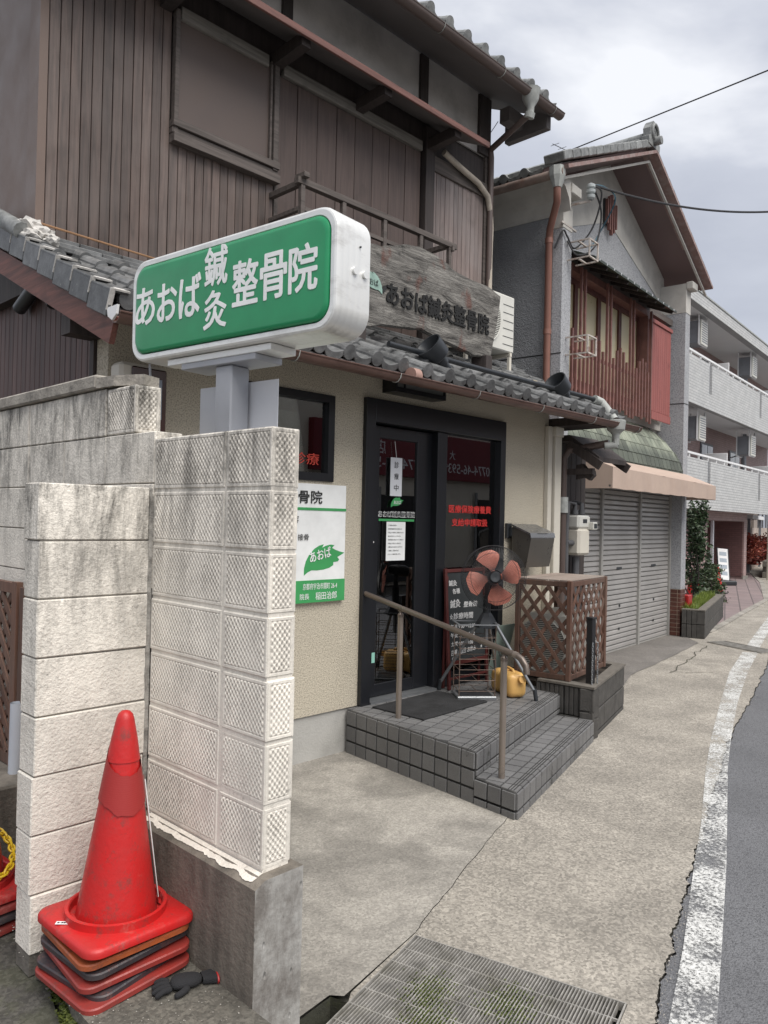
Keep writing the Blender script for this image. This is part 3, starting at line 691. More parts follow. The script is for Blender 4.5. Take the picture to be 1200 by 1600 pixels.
tc_.rotation_euler = (R(0), R(1.3), R(2))
inst(base_mesh('cone_base', MT['cone'], .193), 'cone_base', tc_)
b = MB(); K = 40
hh = .685; rad = lambda z: .134+(.026-.134)*z/hh
b.lathe([(rad(.015), .015), (rad(.2), .2), (rad(.395), .395), (rad(.53), .53)], K)
b.lathe([(rad(.53)+.0035, .53), (rad(.6)+.0032, .6), (.029, .665), (.024, .68), (.014, .69), (.002, .693)], K)
b.o('cone_body', MT['cone'], tc_, True)
b = MB(); vs = []; fs = []                    # ragged band between the two sleeves
for j in range(K):
    a = 2*pi*j/K; lo = .385+.02*sin(a*2+2)+rnd.uniform(-.004, .004); hi = .545+.055*sin(a+.2)+rnd.uniform(-.003, .003); hi = min(hi, .60)
    for z in (lo, (lo+hi)/2, hi): vs.append(((rad(z)+.005)*cos(a), (rad(z)+.005)*sin(a), z))
for j in range(K):
    for i in range(2): fs.append((j*3+i, ((j+1) % K)*3+i, ((j+1) % K)*3+i+1, j*3+i+1))
b.add(vs, fs); b.o('worn_band', MT['tape'], tc_, True)
b = MB(); vs = []; ang = [R(-28), R(-20), R(-12)]   # split flap standing off the right side
for z in (.02, .12, .22, .32, .42, .47):
    for i, a in enumerate(ang): rr = rad(z)+.006+(.0, .003, .006)[i]; vs.append((rr*cos(a), rr*sin(a), z))
fs = [(r*3+i, r*3+i+1, r*3+i+4, r*3+i+3) for r in range(5) for i in range(2)]
b.add(vs, fs).o('split_flap', MT['coneold'], tc_)
b = MB(); b.tube([((rad(z)+.013)*cos(R(-12)), (rad(z)+.013)*sin(R(-12)), z) for z in (.04, .15, .3, .45)], .0028, 6).o('white_edge', MT['white'], tc_)
m_ = MX.Translation(V((-.165, .03, .0345))) @ MX.Rotation(R(-45), 4, 'Z') @ MX.Rotation(R(0), 4, 'X')
lb_ = MB().box((-.025, -.009, 0), (.025, .009, .001), m_).o('sticker', MT['white'], tc_); text('■▪■■ ▪■', -.02, -.004, .04, .007, base_at((0, 0, .0012), MX.Identity(4)) if False else m_ @ MX.Translation(V((0, 0, .0012))), MT['black'], lb_)
# second stack cut by the left edge
LX, LY = 1.045, 3.18
for i, (z, m_, lab) in enumerate(((.168, 'coneold', 'dull red base lowest in the cone stack at the left edge'), (.212, 'coneblk', 'black cone base in the middle of the left edge stack'), (.25, 'coneold', 'faded red base just under the left edge cone'))):
    t = T('traffic_cone', lab, 'traffic cone', (LX+.01*i, LY, z), R(8-4*i), 'cones stacked at the left edge'); t.rotation_euler = (0, R(-3), R(8-4*i))
    inst(base_mesh('cone_base', MT[m_], .2), 'cone_base', t); MB().lathe([(.122, .03), (.1, .12), (.03, .3)], 20).o('cone_body', MT[m_], t, True)
t = T('traffic_cone', 'red traffic cone half cut by the left edge, yellow chain around it', 'traffic cone', (LX, LY, .29), R(4), 'cones stacked at the left edge')
inst(base_mesh('cone_base', MT['cone'], .205), 'cone_base', t)
MB().lathe([(rad(.015), .015), (rad(.6), .6), (.027, .665), (.014, .69), (.002, .693)], K).o('cone_body', MT['cone'], t, True)
def link(mb, c, d, up, L=.026, Wd=.017, r=.0033):
    d = V(d).normalized(); up = V(up); up = (up-d*up.dot(d)).normalized(); pts = []
    for i in range(13):
        a = 2*pi*i/12; pts.append(V(c)+d*(L*.5*cos(a)*(1.1))+up*(Wd*.5*sin(a)))
    mb.tube(pts, r, 6, False)
def chain(name, pts, mat, parent=None, L=.026, Wd=.017, r=.0033):
    mb = MB(); pts = [V(p) for p in pts]; cum = [0]
    for i in range(1, len(pts)): cum.append(cum[-1]+(pts[i]-pts[i-1]).length)
    n = int(cum[-1]/(L*.72)); ob = None
    for k in range(n+1):
        s_ = cum[-1]*k/n; i = max(j for j in range(len(cum)-1) if cum[j] <= s_+1e-9); f = (s_-cum[i])/max(1e-6, cum[i+1]-cum[i])
        c = pts[i].lerp(pts[i+1], f); d = pts[i+1]-pts[i]
        side = d.cross(V((0, 0, 1))); side = side if side.length > 1e-4 else V((1, 0, 0))
        link(mb, c, d, side if k % 2 else side.cross(d), L, Wd, r)
    return mb.o(name, mat, parent, True)
cpts = []
for i in range(15):
    a = R(-170+i*14); r = .155; cpts.append((LX+r*cos(a), LY+r*sin(a), .46-.09*sin(pi*i/14)-.0*i))
c = chain('plastic_chain', cpts, MT['yellow'], None, .034, .022, .0045); tag(c, 'yellow plastic chain looped round the cone at the left edge', 'chain')
# ---------------------------------------------------------------- glove
def blob(pts, rs, name, mat, parent=None, sub=2):
    me = bpy.data.meshes.new(name); me.from_pydata(pts, [(i, i+1) for i in range(len(pts)-1)], [])
    ob = bpy.data.objects.new(name, me); COL.objects.link(ob); ob.parent = parent
    sk = ob.modifiers.new('skin', 'SKIN'); 
    for v, r in zip(me.skin_vertices[0].data, rs): v.radius = r if isinstance(r, tuple) else (r, r)
    me.skin_vertices[0].data[0].use_root = True
    sb = ob.modifiers.new('sub', 'SUBSURF'); sb.levels = sub; sb.render_levels = sub
    ev = ob.evaluated_get(bpy.context.evaluated_depsgraph_get()); m2 = bpy.data.meshes.new_from_object(ev)
    bpy.data.objects.remove(ob); m2.materials.clear(); m2.materials.append(mat); m2.polygons.foreach_set('use_smooth', [True]*len(m2.polygons)); m2.name = name
    return inst(m2, name, parent)
gl = T('glove', 'black work glove with grey cuff lying on the slab by the wall foundation', 'glove', (1.355, 2.14, .25), R(160))
blob([(-.055, 0, .017), (-.02, .004, .02), (.02, .002, .022), (.05, -.004, .018)], [(.02, .017), (.036, .02), (.04, .02), (.026, .016)], 'glove_palm', MT['glove'], gl)
for dy, ln, bend in ((.026, .055, .012), (.009, .062, .006), (-.009, .058, -.004), (-.024, .046, -.014)):
    blob([(.045, dy*.8, .015), (.045+ln*.5, dy+bend*.4, .02), (.045+ln, dy+bend, .009)], [.0105, .0098, .008], 'glove_finger', MT['glove'], gl)
blob([(-.005, .03, .014), (.02, .052, .014), (.045, .058, .01)], [.012, .0105, .009], 'glove_thumb', MT['glove'], gl)
b = MB(); vs = []
for i, (x, s_) in enumerate(((-.052, .9), (-.068, 1.), (-.085, 1.12), (-.098, 1.2))):
    for j in range(16): a = 2*pi*j/16; vs.append((x, .028*s_*cos(a)+.006*i*.3, .016+.013*s_*sin(a)+.002*sin(3*a)))
b.add(vs, [(i*16+j, i*16+(j+1) % 16, (i+1)*16+(j+1) % 16, (i+1)*16+j) for i in range(3) for j in range(16)]).o('glove_cuff', MT['glove'], gl, True)
b = MB(); b.tube([(-.098, .0336*cos(2*pi*j/16)+.006, .016+.0156*sin(2*pi*j/16)) for j in range(17)], .0035, 6).o('glove_hem', MT['red'], gl, True)
# stones / rubble by the pier
b = MB(); bm = bmesh.new(); bmesh.ops.create_icosphere(bm, subdivisions=3, radius=1)
for i, (x, y, z, s_) in enumerate(((1.14, 2.62, .19, .05), (1.12, 2.55, .18, .03))):
    vs = [v.co*(s_*(1+.35*MN.noise(v.co*1.7+V((i*9, 0, 0)))))for v in bm.verts]; bm.verts.index_update()
    b.add([(q.x+x, q.y+y, q.z*.7+z) for q in vs], [[v.index for v in f.verts] for f in bm.faces])
tag(b.o('concrete_lump', MT['found'], None, True), 'rough lump of concrete at the foot of the white pier', 'rubble')
# ================================================================ shop building (all parts written in world metres)
def wloc(o, par): o.location = -par.location; return o
def W_(mb, name, mats, par, smooth=False): return wloc(mb.o(name, mats, par, smooth), par)
def Wi(me, name, par, loc, rot=None, scale=None):
    return inst(me, name, par, V(loc)-par.location, rot, scale)
XZ = MX(((1,0,0,0),(0,0,-1,0),(0,1,0,0),(0,0,0,1)))
def wallpanel(outer, holes, y0, th):
    """upright wall in the XZ plane with openings; front face at y0"""
    b = MB(); s = MB().sheet(outer, holes, 0); n = len(s.v)
    b.add([(x, y0, y) for x, y, z in s.v]+[(x, y0+th, y) for x, y, z in s.v], list(s.f)+[tuple(i+n for i in f[::-1]) for f in s.f])
    o = 0
    for lp in [outer]+holes:
        k = len(lp)
        for i in range(k): b.f.append((o+i, o+i+n, o+(i+1) % k+n, o+(i+1) % k)); b.mi.append(0)
        o += k
    return b
rect = lambda x0, z0, x1, z1: [(x0, z0), (x1, z0), (x1, z1), (x0, z1)]
sh = T('shop_building', 'two storey clinic with brown timber upper floor and beige stucco shop front', 'building', (2.05, 4.2, 0))
W_(wallpanel(rect(2.05, .33, 6.71, 3.02), [rect(2.95, 2.015, 3.795, 2.645), rect(4.10, .331, 5.925, 2.68)], 4.2, .14), 'front_wall', MT['stucco'], sh)
W_(MB().cbox((2.06, 4.215, -.1), (4.1, 4.33, .328), .004), 'foundation', M('pale_foundation', (.42, .41, .385), .85, .12, 4, .003, 60, dirt=.2, rv=.02), sh)
W_(MB().box((2.07, 4.345, -.1), (2.12, 5.1, 3.1)).box((2.07, 5.1, -.1), (2.12, 9, 3.3)), 'side_wall', MT['darkw'], sh)
W_(MB().box((6.62, 4.345, -.1), (6.71, 9, 3.2)), 'side_wall', MT['cream'], sh)
W_(MB().box((2.05, 8.9, -.1), (6.7, 9., 7.2)), 'rear_wall', MT['wallplaster'], sh)
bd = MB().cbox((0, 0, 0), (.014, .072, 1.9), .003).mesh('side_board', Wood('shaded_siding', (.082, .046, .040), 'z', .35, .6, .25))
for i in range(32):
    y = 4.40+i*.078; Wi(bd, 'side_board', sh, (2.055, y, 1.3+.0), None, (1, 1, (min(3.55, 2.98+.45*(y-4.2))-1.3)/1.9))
W_(MB().box((2.03, 4.345, .3), (2.055, 4.395, 3.)), 'corner_post', MT['darkw'], sh)
tag(W_(MB().tube([(2.0, 5.4, 3.12), (1.99, 5.15, 3.2), (1.99, 4.95, 3.16), (1.99, 4.82, 3.05)], .045, 12).tube([(2.0, 4.9, 3.2), (2., 4.7, 3.02)], .03, 8), 'insulated_pipe', MT['fand'], sh, True), None, None)
# interior
W_(MB().add([(2.13, 8.8, .33), (6.6, 8.8, .33), (6.6, 4.35, .33), (2.13, 4.35, .33)], [(3, 2, 1, 0)]).add([(2.13, 7.2, .33), (6.6, 7.2, .33), (6.6, 7.2, 2.75), (2.13, 7.2, 2.75)], [(0, 1, 2, 3)]), 'interior_wall', MT['intr'], sh)
W_(MB().box((2.13, 4.36, 2.75), (6.6, 8.8, 2.78)), 'ceiling', MT['intr'], sh)
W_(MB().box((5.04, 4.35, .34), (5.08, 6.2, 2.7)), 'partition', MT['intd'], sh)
cu = MB(); pts = [(5.12+i*.018, 4.47+.018*sin(i*1.1)+.006*sin(i*.37)) for i in range(41)]
for i in range(40): (x0, y0), (x1, y1) = pts[i], pts[i+1]; cu.add([(x0, y0, .45), (x1, y1, .45), (x1, y1, 2.0), (x0, y0, 2.0)], [(0, 1, 2, 3)])
W_(cu, 'curtain', MT['curtain'], sh, True)
# left window
wf = W_(MB().box((2.95, 4.185, 2.015), (3.0, 4.25, 2.645)).box((3.735, 4.185, 2.015), (3.795, 4.25, 2.645)).box((3.0, 4.185, 2.015), (3.735, 4.25, 2.075)).box((3.0, 4.185, 2.59), (3.735, 4.25, 2.645)), 'window', MT['blk_al'], sh)
MB().box((3.0, 4.222, 2.075), (3.735, 4.228, 2.59)).o('pane', MT['glass'], wf)
MB().box((3.02, 4.26, 2.08), (3.73, 4.27, 2.5)).o('blind', MT['curtain'], wf)
led = flat('led_red', (.5, .05, .03), .5, 0, .05)
text('診療', 3.43, 2.13, .245, .085, base_at((0, 4.215, 0), FN), led, wf, 'led_lettering')
# entrance: frame, sliding door, fixed light
al = MT['blk_al']
fr = W_(MB().cbox((4.10, 4.16, .325), (4.20, 4.33, 2.68), .003).cbox((4.20, 4.16, 2.50), (5.925, 4.33, 2.68), .003).cbox((5.85, 4.16, .325), (5.925, 4.33, 2.50), .003).cbox((4.98, 4.19, .325), (5.105, 4.33, 2.50), .003).cbox((5.105, 4.19, .325), (5.85, 4.33, .45), .003), 'door_frame', al, sh)
W_(MB().box((4.2, 4.15, .322), (4.98, 4.33, .345)), 'threshold', MT['fanm'], sh)
dl = W_(MB().cbox((4.20, 4.255, .35), (4.345, 4.295, 2.49), .003).cbox((4.795, 4.255, .35), (4.98, 4.295, 2.49), .003).cbox((4.345, 4.257, .35), (4.795, 4.293, .445), .003).cbox((4.345, 4.257, 2.395), (4.795, 4.293, 2.49), .003), 'sliding_door', al, sh)
MB().box((4.345, 4.272, .445), (4.795, 4.278, 2.395)).o('pane', MT['dglass'], dl)
MB().cbox((4.235, 4.235, 1.0), (4.26, 4.256, 1.45), .004).o('handle', MT['fand'], dl)
MB().box((5.105, 4.225, .45), (5.85, 4.231, 2.50)).o('pane', MT['glass'], fr)
pf = lambda y: base_at((0, y, 0), FN)
pp = MB().box((4.462, 4.246, 1.94), (4.598, 4.248, 2.25)).o('notice_strip', MT['white2'], dl)
for i, ch in enumerate('診療中'): text(ch, 4.505, 2.165-i*.092, .052, .052, pf(4.244), MT['black'], pp)
W_(MB().tube([(4.53, 4.247, 2.25), (4.51, 4.25, 2.38)], .002, 5), 'strip_string', MT['white'], sh)
LEAF = [(0, 0), (.0, .22), (.04, .45), (.12, .66), (.24, .84), (.36, .94), (.47, .98), (.43, .87), (.52, .93), (.64, .97), (.74, .95), (.68, .86), (.76, .80), (.88, .74), (1.0, .70), (.90, .62), (.82, .56), (.87, .48), (.84, .42), (.72, .40), (.72, .30), (.62, .22), (.48, .17), (.32, .15), (.18, .16), (.09, .10)]
def leaf(x, z, w, h, y, mat, par, flip=False, th=.001, name='leaf_emblem'):
    return MB().prism([(x+(1-px if flip else px)*w, z+py*h) for px, py in LEAF], 0, th, MX.Translation(V((0, y, 0))) @ XZ).o(name, mat, par)
lf = leaf(4.482, 1.848, .15, .085, 4.254, MT['green2'], dl)
text('あおば', 4.515, 1.875, .085, .03, pf(4.2515), MT['white'], lf, shear=0)
text('あおば鍼灸整骨院', 4.34, 1.768, .43, .05, pf(4.2535), MT['white'], dl, bold=.035)
text('あおば鍼灸整骨院', 4.344, 1.773, .422, .040, pf(4.2515), MT['black'], dl)
MB().box((4.345, 4.252, 1.737), (4.765, 4.254, 1.755)).o('green_stripe', MT['green2'], dl)
pn = MB().box((4.432, 4.248, 1.42), (4.655, 4.25, 1.732)).o('notice', MT['white'], dl)
gtx = flat('grey_print', (.3, .3, .3), .7)
for i, (s_, w_) in enumerate((('ご来院の皆様へ', .1), ('営業時間変更のお知らせ', .16), ('平素より当院をご利用いただき', .18), ('誠にありがとうございます。', .15), ('受付時間 九時より十二時まで', .18), ('午後は三時より七時まで', .15), ('土曜日は午前のみとなります', .17), ('ご理解とご協力のほど', .13), ('よろしくお願い致します。', .15))):
    text(s_, 4.452, 1.698-i*.029, w_, .012, pf(4.2465), gtx, pn)
ar = [(0, .012), (.045, .012), (.045, 0), (.078, .022), (.045, .044), (.045, .032), (0, .032)]
MB().prism([(4.222+x, 1.548+y) for x, y in ar], 0, .001, MX.Translation(V((0, 4.252, 0))) @ XZ).o('arrow_sticker', MT['white'], dl)
MB().box((4.30, 4.252, .62), (4.335, 4.2535, .70)).o('sticker', flat('mint', (.3, .6, .5), .5), dl)
text('医療保険療養費', 5.18, 1.822, .61, .068, pf(4.2225), MT['redtxt'], fr, bold=.03)
text('支給申請取扱', 5.225, 1.706, .515, .066, pf(4.2225), MT['redtxt'], fr, bold=.03)
# wall light box over the door
lp_ = W_(MB().box((4.30, 4.05, 2.74), (4.90, 4.2, 2.755)).box((4.30, 4.05, 2.755), (4.315, 4.2, 2.93)).box((4.885, 4.05, 2.755), (4.90, 4.2, 2.93)).box((4.315, 4.05, 2.755), (4.885, 4.06, 2.775)).box((4.40, 4.052, 2.775), (4.41, 4.06, 2.93)), 'canopy_light', al, sh)
MB().box((4.316, 4.066, 2.776), (4.884, 4.19, 2.93)).o('diffuser', flat('dim_diffuser', (.14, .145, .14), .5), lp_)
# right end: white pvc channel, brown downpipe
W_(MB().cbox((6.64, 4.15, .1), (6.71, 4.198, 2.72), .004).cbox((6.725, 4.12, .1), (6.84, 4.2, 2.62), .006).cbox((6.715, 4.11, 2.62), (6.86, 4.21, 2.72), .006), 'pipe_cover', MT['cream2'], sh)
dp = W_(MB().tube([(6.96, 4.17, .0), (6.96, 4.17, 2.42), (6.98, 4.12, 2.5), (7.06, 3.72, 2.56)], .037, 14), 'downpipe', MT['pipeb'], sh, True)
MB().cyl((6.96, 4.17, 1.86), (6.96, 4.17, 2.02), .055, 12).o('pipe_joint', MT['vgut'], dp, True)
MB().lathe([(.033, -.12), (.036, -.02), (.05, .0), (.085, .03), (.095, .12), (.09, .125)], 12, MX.Translation(V((7.08, 3.66, 2.66)))).tube([(7.08, 3.66, 2.6), (7.08, 3.66, 2.54), (7.02, 3.75, 2.53)], .038, 10).o('rain_hopper', MT['vgut'], dp, True)
# ---------------------------------------------------------------- lower roof
SL = math.atan(.47); RY, RZ = 3.70, 2.85
def tz(x):
    if x < .09: q = (x-.045)/.047; return .044*sqrt(max(0, 1-q*q))
    return -.030*sin(pi*(x-.09)/.175)
def tilemesh(name, mat, eave=False, mort=True):
    b = MB(); xs = [i*.09/8 for i in range(9)]+[.09+i*.175/7 for i in range(1, 8)]; n = len(xs)
    vs = []
    for y, dz in ((0, .0), (.29, -.0)):
        for x in xs: vs.append((x, y, tz(x)+dz))
        for x in xs: vs.append((x, y, tz(x)+dz-.02))
    fs = []
    for i in range(n-1):
        fs += [(i, i+1, 2*n+i+1, 2*n+i), (n+i+1, n+i, 3*n+i, 3*n+i+1), (i+1, i, n+i, n+i+1)]
    fs += [(0, 2*n, 3*n, n), (n-1, 2*n-1, 4*n-1, 3*n-1)]
    b.add(vs, fs)
    if eave:
        b.cyl((.045, -.012, -.004), (.045, .03, -.004), .052, 18)
        vs = []; 
        for i in range(8):
            x = .088+i*.178/7; z = tz(min(x, .265)); t_ = sin(pi*i/7)
            vs += [(x, -.006, z+.003), (x, -.006, z-.03-.028*t_), (x, .016, z+.003), (x, .016, z-.03-.028*t_)]
        fs = []
        for i in range(7): o = i*4; fs += [(o, o+1, o+5, o+4), (o+2, o+6, o+7, o+3), (o, o+4, o+6, o+2), (o+1, o+3, o+7, o+5)]
        b.add(vs, fs)
    elif mort:
        b.cur = 1; k = 8
        vs = [(.045+.036*cos(pi*i/k), -.002, -.012+.036*sin(pi*i/k)) for i in range(k+1)]+[(.045+.036*cos(pi*i/k), .05, -.012+.036*sin(pi*i/k)) for i in range(k+1)]
        b.add(vs, [tuple(range(k+1))]+[(i, i+1, k+2+i, k+1+i)[::-1] for i in range(k)])
    return b.mesh(name, [mat, MT['mort2']])
tm0 = tilemesh('roof_tile', MT['rtile'], True); tm1 = tilemesh('roof_tile', MT['rtile'], False, True); tm2 = tilemesh('roof_tile', MT['rtile'], False, False)
lr = W_(MB().prism([(3.72, 2.80), (5.0, 3.40), (5.0, 3.32), (3.72, 2.72)], 1.87, 7.30, MX(((0,0,1,0),(1,0,0,0),(0,1,0,0),(0,0,0,1)))), 'lower_roof', MT['soffit'], sh)
PX = .2605
for r in range(6):
    for c in range(21):
        s_ = r*.236; y = RY+s_*cos(SL); z = RZ+s_*sin(SL)+.004
        if r and 6.78 < 1.86+c*PX and r > 3: pass
        me = tm0 if r == 0 else (tm1 if rnd.random() < (.85 if c < 6 else .3) else tm2)
        inst(me, 'roof_tile', lr, (1.86+c*PX+rnd.uniform(-.003, .003), y+rnd.uniform(-.005, .005), z+rnd.uniform(-.002, .002)), (SL-R(4.6)+rnd.uniform(-.008, .008), rnd.uniform(-.006, .006), rnd.uniform(-.006, .006)), (1, 1, 1))
MT['vtile'] = tilemat('verge_tile_grey', (.085, .088, .09), .45)
vt = MB().cbox((-.03, 0, -.105), (-.008, .238, .03), .004).cbox((-.03, 0, .02), (.07, .238, .036), .004).mesh('verge_tile', MT['vtile'])
for r in range(9):
    s_ = r*.245-.02
    inst(vt, 'verge_tile', lr, (1.825, RY+s_*cos(SL), RZ+s_*sin(SL)+.004*(r % 2)), (SL-R(3.5), 0, 0))
    q = MB().box((-.0325, -.004, -.075+.03*rnd.random()), (-.006, .004, .038)).box((-.01, -.008, .03), (.06+rnd.random()*.06, .016+rnd.random()*.02, .040))
    q.o('verge_mortar', MT['mort2'], lr, False, (1.825, RY+s_*cos(SL), RZ+s_*sin(SL)+.003), (SL, 0, 0))
ns = MB().cbox((0, 0, 0), (.285, .13, .03), .004).mesh('flashing_tile', MT['rtile'])
for k in range(3):
    for i in range(18): inst(ns, 'flashing_tile', lr, (1.90+i*.292+.14*(k % 2), 4.86+.028*k, 3.40+.034*k), (R(8), 0, rnd.uniform(-.01, .01)))
MB().tube([(1.93, 4.9, 3.55), (2.9, 4.93, 3.54), (3.9, 4.95, 3.53)], .007, 6).o('copper_pipe', M('copper_tube', (.34, .19, .1), .5, .2, 5), lr)
MB().tube([(1.82, 4.9, 3.47), (1.82, 5.6, 3.80)], .055, 12).o('verge_roll', MT['rtile2'], lr, True)
bm = bmesh.new(); bmesh.ops.create_icosphere(bm, subdivisions=3, radius=1); b = MB()
for j, (x, y, z, s_) in enumerate(((1.88, 4.97, 3.52, .09), (1.94, 4.9, 3.48, .07), (1.86, 4.88, 3.45, .055), (1.97, 4.84, 3.44, .05))):
    b.add([tuple(V((x, y, z))+V((v.co.x, v.co.y, v.co.z*.7))*s_*(1+.5*MN.noise(v.co*2+V((j, 0, 0))))) for v in bm.verts], [[v.index for v in f.verts] for f in bm.faces])
b.o('plaster_lump', MT['mort2'], lr, True)
# extend the roof behind (rear continuation beside the upper floor)
W_(MB().prism([(5.0, 3.40), (5.7, 3.73), (5.7, 3.65), (5.0, 3.32)], 1.87, 1.95, MX(((0,0,1,0),(1,0,0,0),(0,1,0,0),(0,0,0,1)))), 'roof_edge', MT['soffit'], sh)
W_(MB().beam((1.835, 3.70, 2.675), (1.835, 5.8, 3.60), .03, .14), 'verge_board', MT['redw'], sh)
W_(MB().box((1.86, 4.28, 2.76), (2.07, 4.40, 2.87)), 'purlin', MT['darkw'], sh)
W_(MB().beam((2.1, 3.76, 2.79), (7.2, 3.76, 2.79), .03, .04), 'eave_soffit', MT['soffit'], sh)
W_(MB().box((6.72, 3.75, 2.72), (7.1, 4.45, 2.80)), 'eave_beam', MT['darkw'], sh)
def gutter(x0, x1, y, z, r, mat, par, name='gutter', br=.9):
    b = MB(); k = 10; vs = []
    for x in (x0, x1):
        for rr in (r, r-.005):
            vs += [(x, y+rr*cos(pi+pi*i/k), z+rr*sin(pi+pi*i/k)) for i in range(k+1)]
    n = k+1; fs = []
    for i in range(k): fs += [(i, i+1, 2*n+i+1, 2*n+i), (n+i+1, n+i, 3*n+i, 3*n+i+1), (i, n+i, n+i+1, i+1), (2*n+i, 2*n+i+1, 3*n+i+1, 3*n+i)]
    b.add(vs, fs); b.tube([(x0, y-r, z), (x1, y-r, z)], .006, 6)
    g = W_(b, name, mat, par, True)
    i = x0+.25
    hb = MB().tube([(0, -r-.004, .004)]+[(0, (r+.004)*cos(pi+pi*j/6), (r+.004)*sin(pi+pi*j/6)) for j in range(7)]+[(0, r+.06, .03)], .0035, 5).mesh('gutter_hook', MT['vgut'])
    while i < x1: inst(hb, 'gutter_hook', g, (i, y, z)); i += br
    return g
g = gutter(1.81, 7.52, 3.645, 2.752, .05, MT['copper'], sh)
MB().prism([(3.60, 2.785), (3.71, 2.785), (3.70, 2.74), (3.655, 2.715), (3.61, 2.74)], 1.797, 1.809, MX(((0,0,1,0),(1,0,0,0),(0,1,0,0),(0,0,0,1)))).o('gutter_end', MT['rw'], g)
MB().cyl((4.02, 3.655, 2.772), (4.09, 3.655, 2.772), .058, 14).o('gutter_joint', M('pale_copper', (.36, .22, .18), .5, .2, 9), g, True)
W_(MB().tube([(4.15, 4.0, 3.07), (5.2, 3.93, 3.035), (6.9, 3.90, 3.02), (7.08, 3.86, 3.0)], .022, 10), 'roof_pipe', MT['fand'], sh, True)
W_(MB().tube([(7.02, 3.87, 3.01), (7.12, 3.85, 2.99), (7.12, 3.8, 2.93), (7.09, 3.68, 2.79)], .043, 12), 'pipe_elbow', MT['vgut'], sh, True)
# ---------------------------------------------------------------- upper floor
W_(MB().box((1.98, 5.02, 3.2), (6.64, 8.9, 6.3)), 'upper_wall', MT['darkw'], sh)
def boards(name, x0, x1, pitch, z0, z1, mat, y=4.995, th=.016, gap=.005):
    me = MB().cbox((0, 0, 0), (pitch-gap, th, z1-z0), .003).mesh(name, mat); x = x0
    while x+pitch <= x1+.001: Wi(me, name, sh, (x, y+rnd.uniform(-.0015, .0015), z0)); x += pitch
boards('siding_board', 1.99, 2.86, .0725, 3.42, 6.3, MT['side'])
boards('siding_board', 2.86, 3.80, .0723, 3.42, 4.44, MT['side'])
boards('wide_board', 3.81, 5.58, .2212, 3.42, 5.34, MT['wide'], gap=.006)
boards('siding_board', 5.75, 6.60, .0708, 3.42, 5.24, Wood('grey_siding', (.20, .155, .14), 'z', .3, .55, .2, grey=.5, gr=(.27, .245, .235)))
W_(MB().box((3.80, 4.985, 3.4), (3.835, 5.01, 5.34)).box((6.60, 4.98, 3.4), (6.66, 5.05, 6.3)), 'trim_post', MT['beam'], sh)
W_(MB().cbox((5.60, 4.94, 3.4), (5.73, 5.02, 5.6), .004), 'main_post', MT['darkw'], sh)
W_(MB().cbox((5.73, 4.97, 5.22), (6.64, 5.02, 5.37), .004), 'top_rail', MT['beam'], sh)
sb = W_(MB().box((2.90, 4.985, 4.57), (3.765, 5.0, 5.36)), 'shutter_box', MT['panel'], sh)
MB().cbox((2.865, 4.95, 4.44), (2.90, 5.0, 5.4), .003).cbox((3.755, 4.945, 4.53), (3.80, 5.0, 5.4), .003).cbox((3.725, 4.96, 4.55), (3.745, 4.99, 5.4), .002).o('box_frame', MT['beam'], sb)
for (z0, z1, y0) in ((4.545, 4.60, 4.935), (4.50, 4.54, 4.955), (4.43, 4.495, 4.925)): MB().cbox((2.855, y0, z0), (3.815, 5.0, z1), .003).o('sill_board', MT['beam'], sb)
for x0, x1 in ((2.91, 3.70), (3.85, 5.56)): W_(MB().cbox((x0, 4.955, 5.34), (x1, 5.0, 5.435), .004), 'wall_beam', MT['beamg'], sh)
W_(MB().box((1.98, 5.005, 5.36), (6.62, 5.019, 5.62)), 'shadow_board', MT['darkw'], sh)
cp_ = W_(MB().beam((1.5, 4.56, 5.455), (6.07, 4.56, 5.455), .02, .03).prism([(4.57, 5.47), (5.0, 5.68), (5.0, 5.65), (4.57, 5.44)], 1.5, 6.07, MX(((0,0,1,0),(1,0,0,0),(0,1,0,0),(0,0,0,1)))), 'hood_roof', MT['soffit'], sh)
MB().cbox((1.5, 4.545, 5.43), (6.09, 4.568, 5.485), .003).o('hood_fascia', MT['fascia'], cp_)
for x in (2.80, 3.78, 4.70, 5.66): MB().beam((x, 4.6, 5.44), (x, 5.0, 5.42), .09, .1).o('bracket', MT['darkw'], cp_)
W_(MB().box((1.98, 4.99, 5.66), (6.6, 5.01, 6.3)), 'plaster_panel', MT['wallplaster'], sh)
for x, w in ((2.5, .1), (3.83, .1), (5.52, .11), (6.46, .2)): W_(MB().box((x, 4.96, 5.66), (x+w, 4.99, 6.28)), 'upper_post', MT['darkw'], sh)
W_(MB().box((1.93, 5.0, 3.5), (1.985, 5.16, 6.3)).box((1.965, 5.16, 3.5), (1.98, 9, 6.3)).box((1.945, 5.175, 3.5), (1.966, 5.19, 6.3)), 'corner_cladding', MT['clad'], sh)
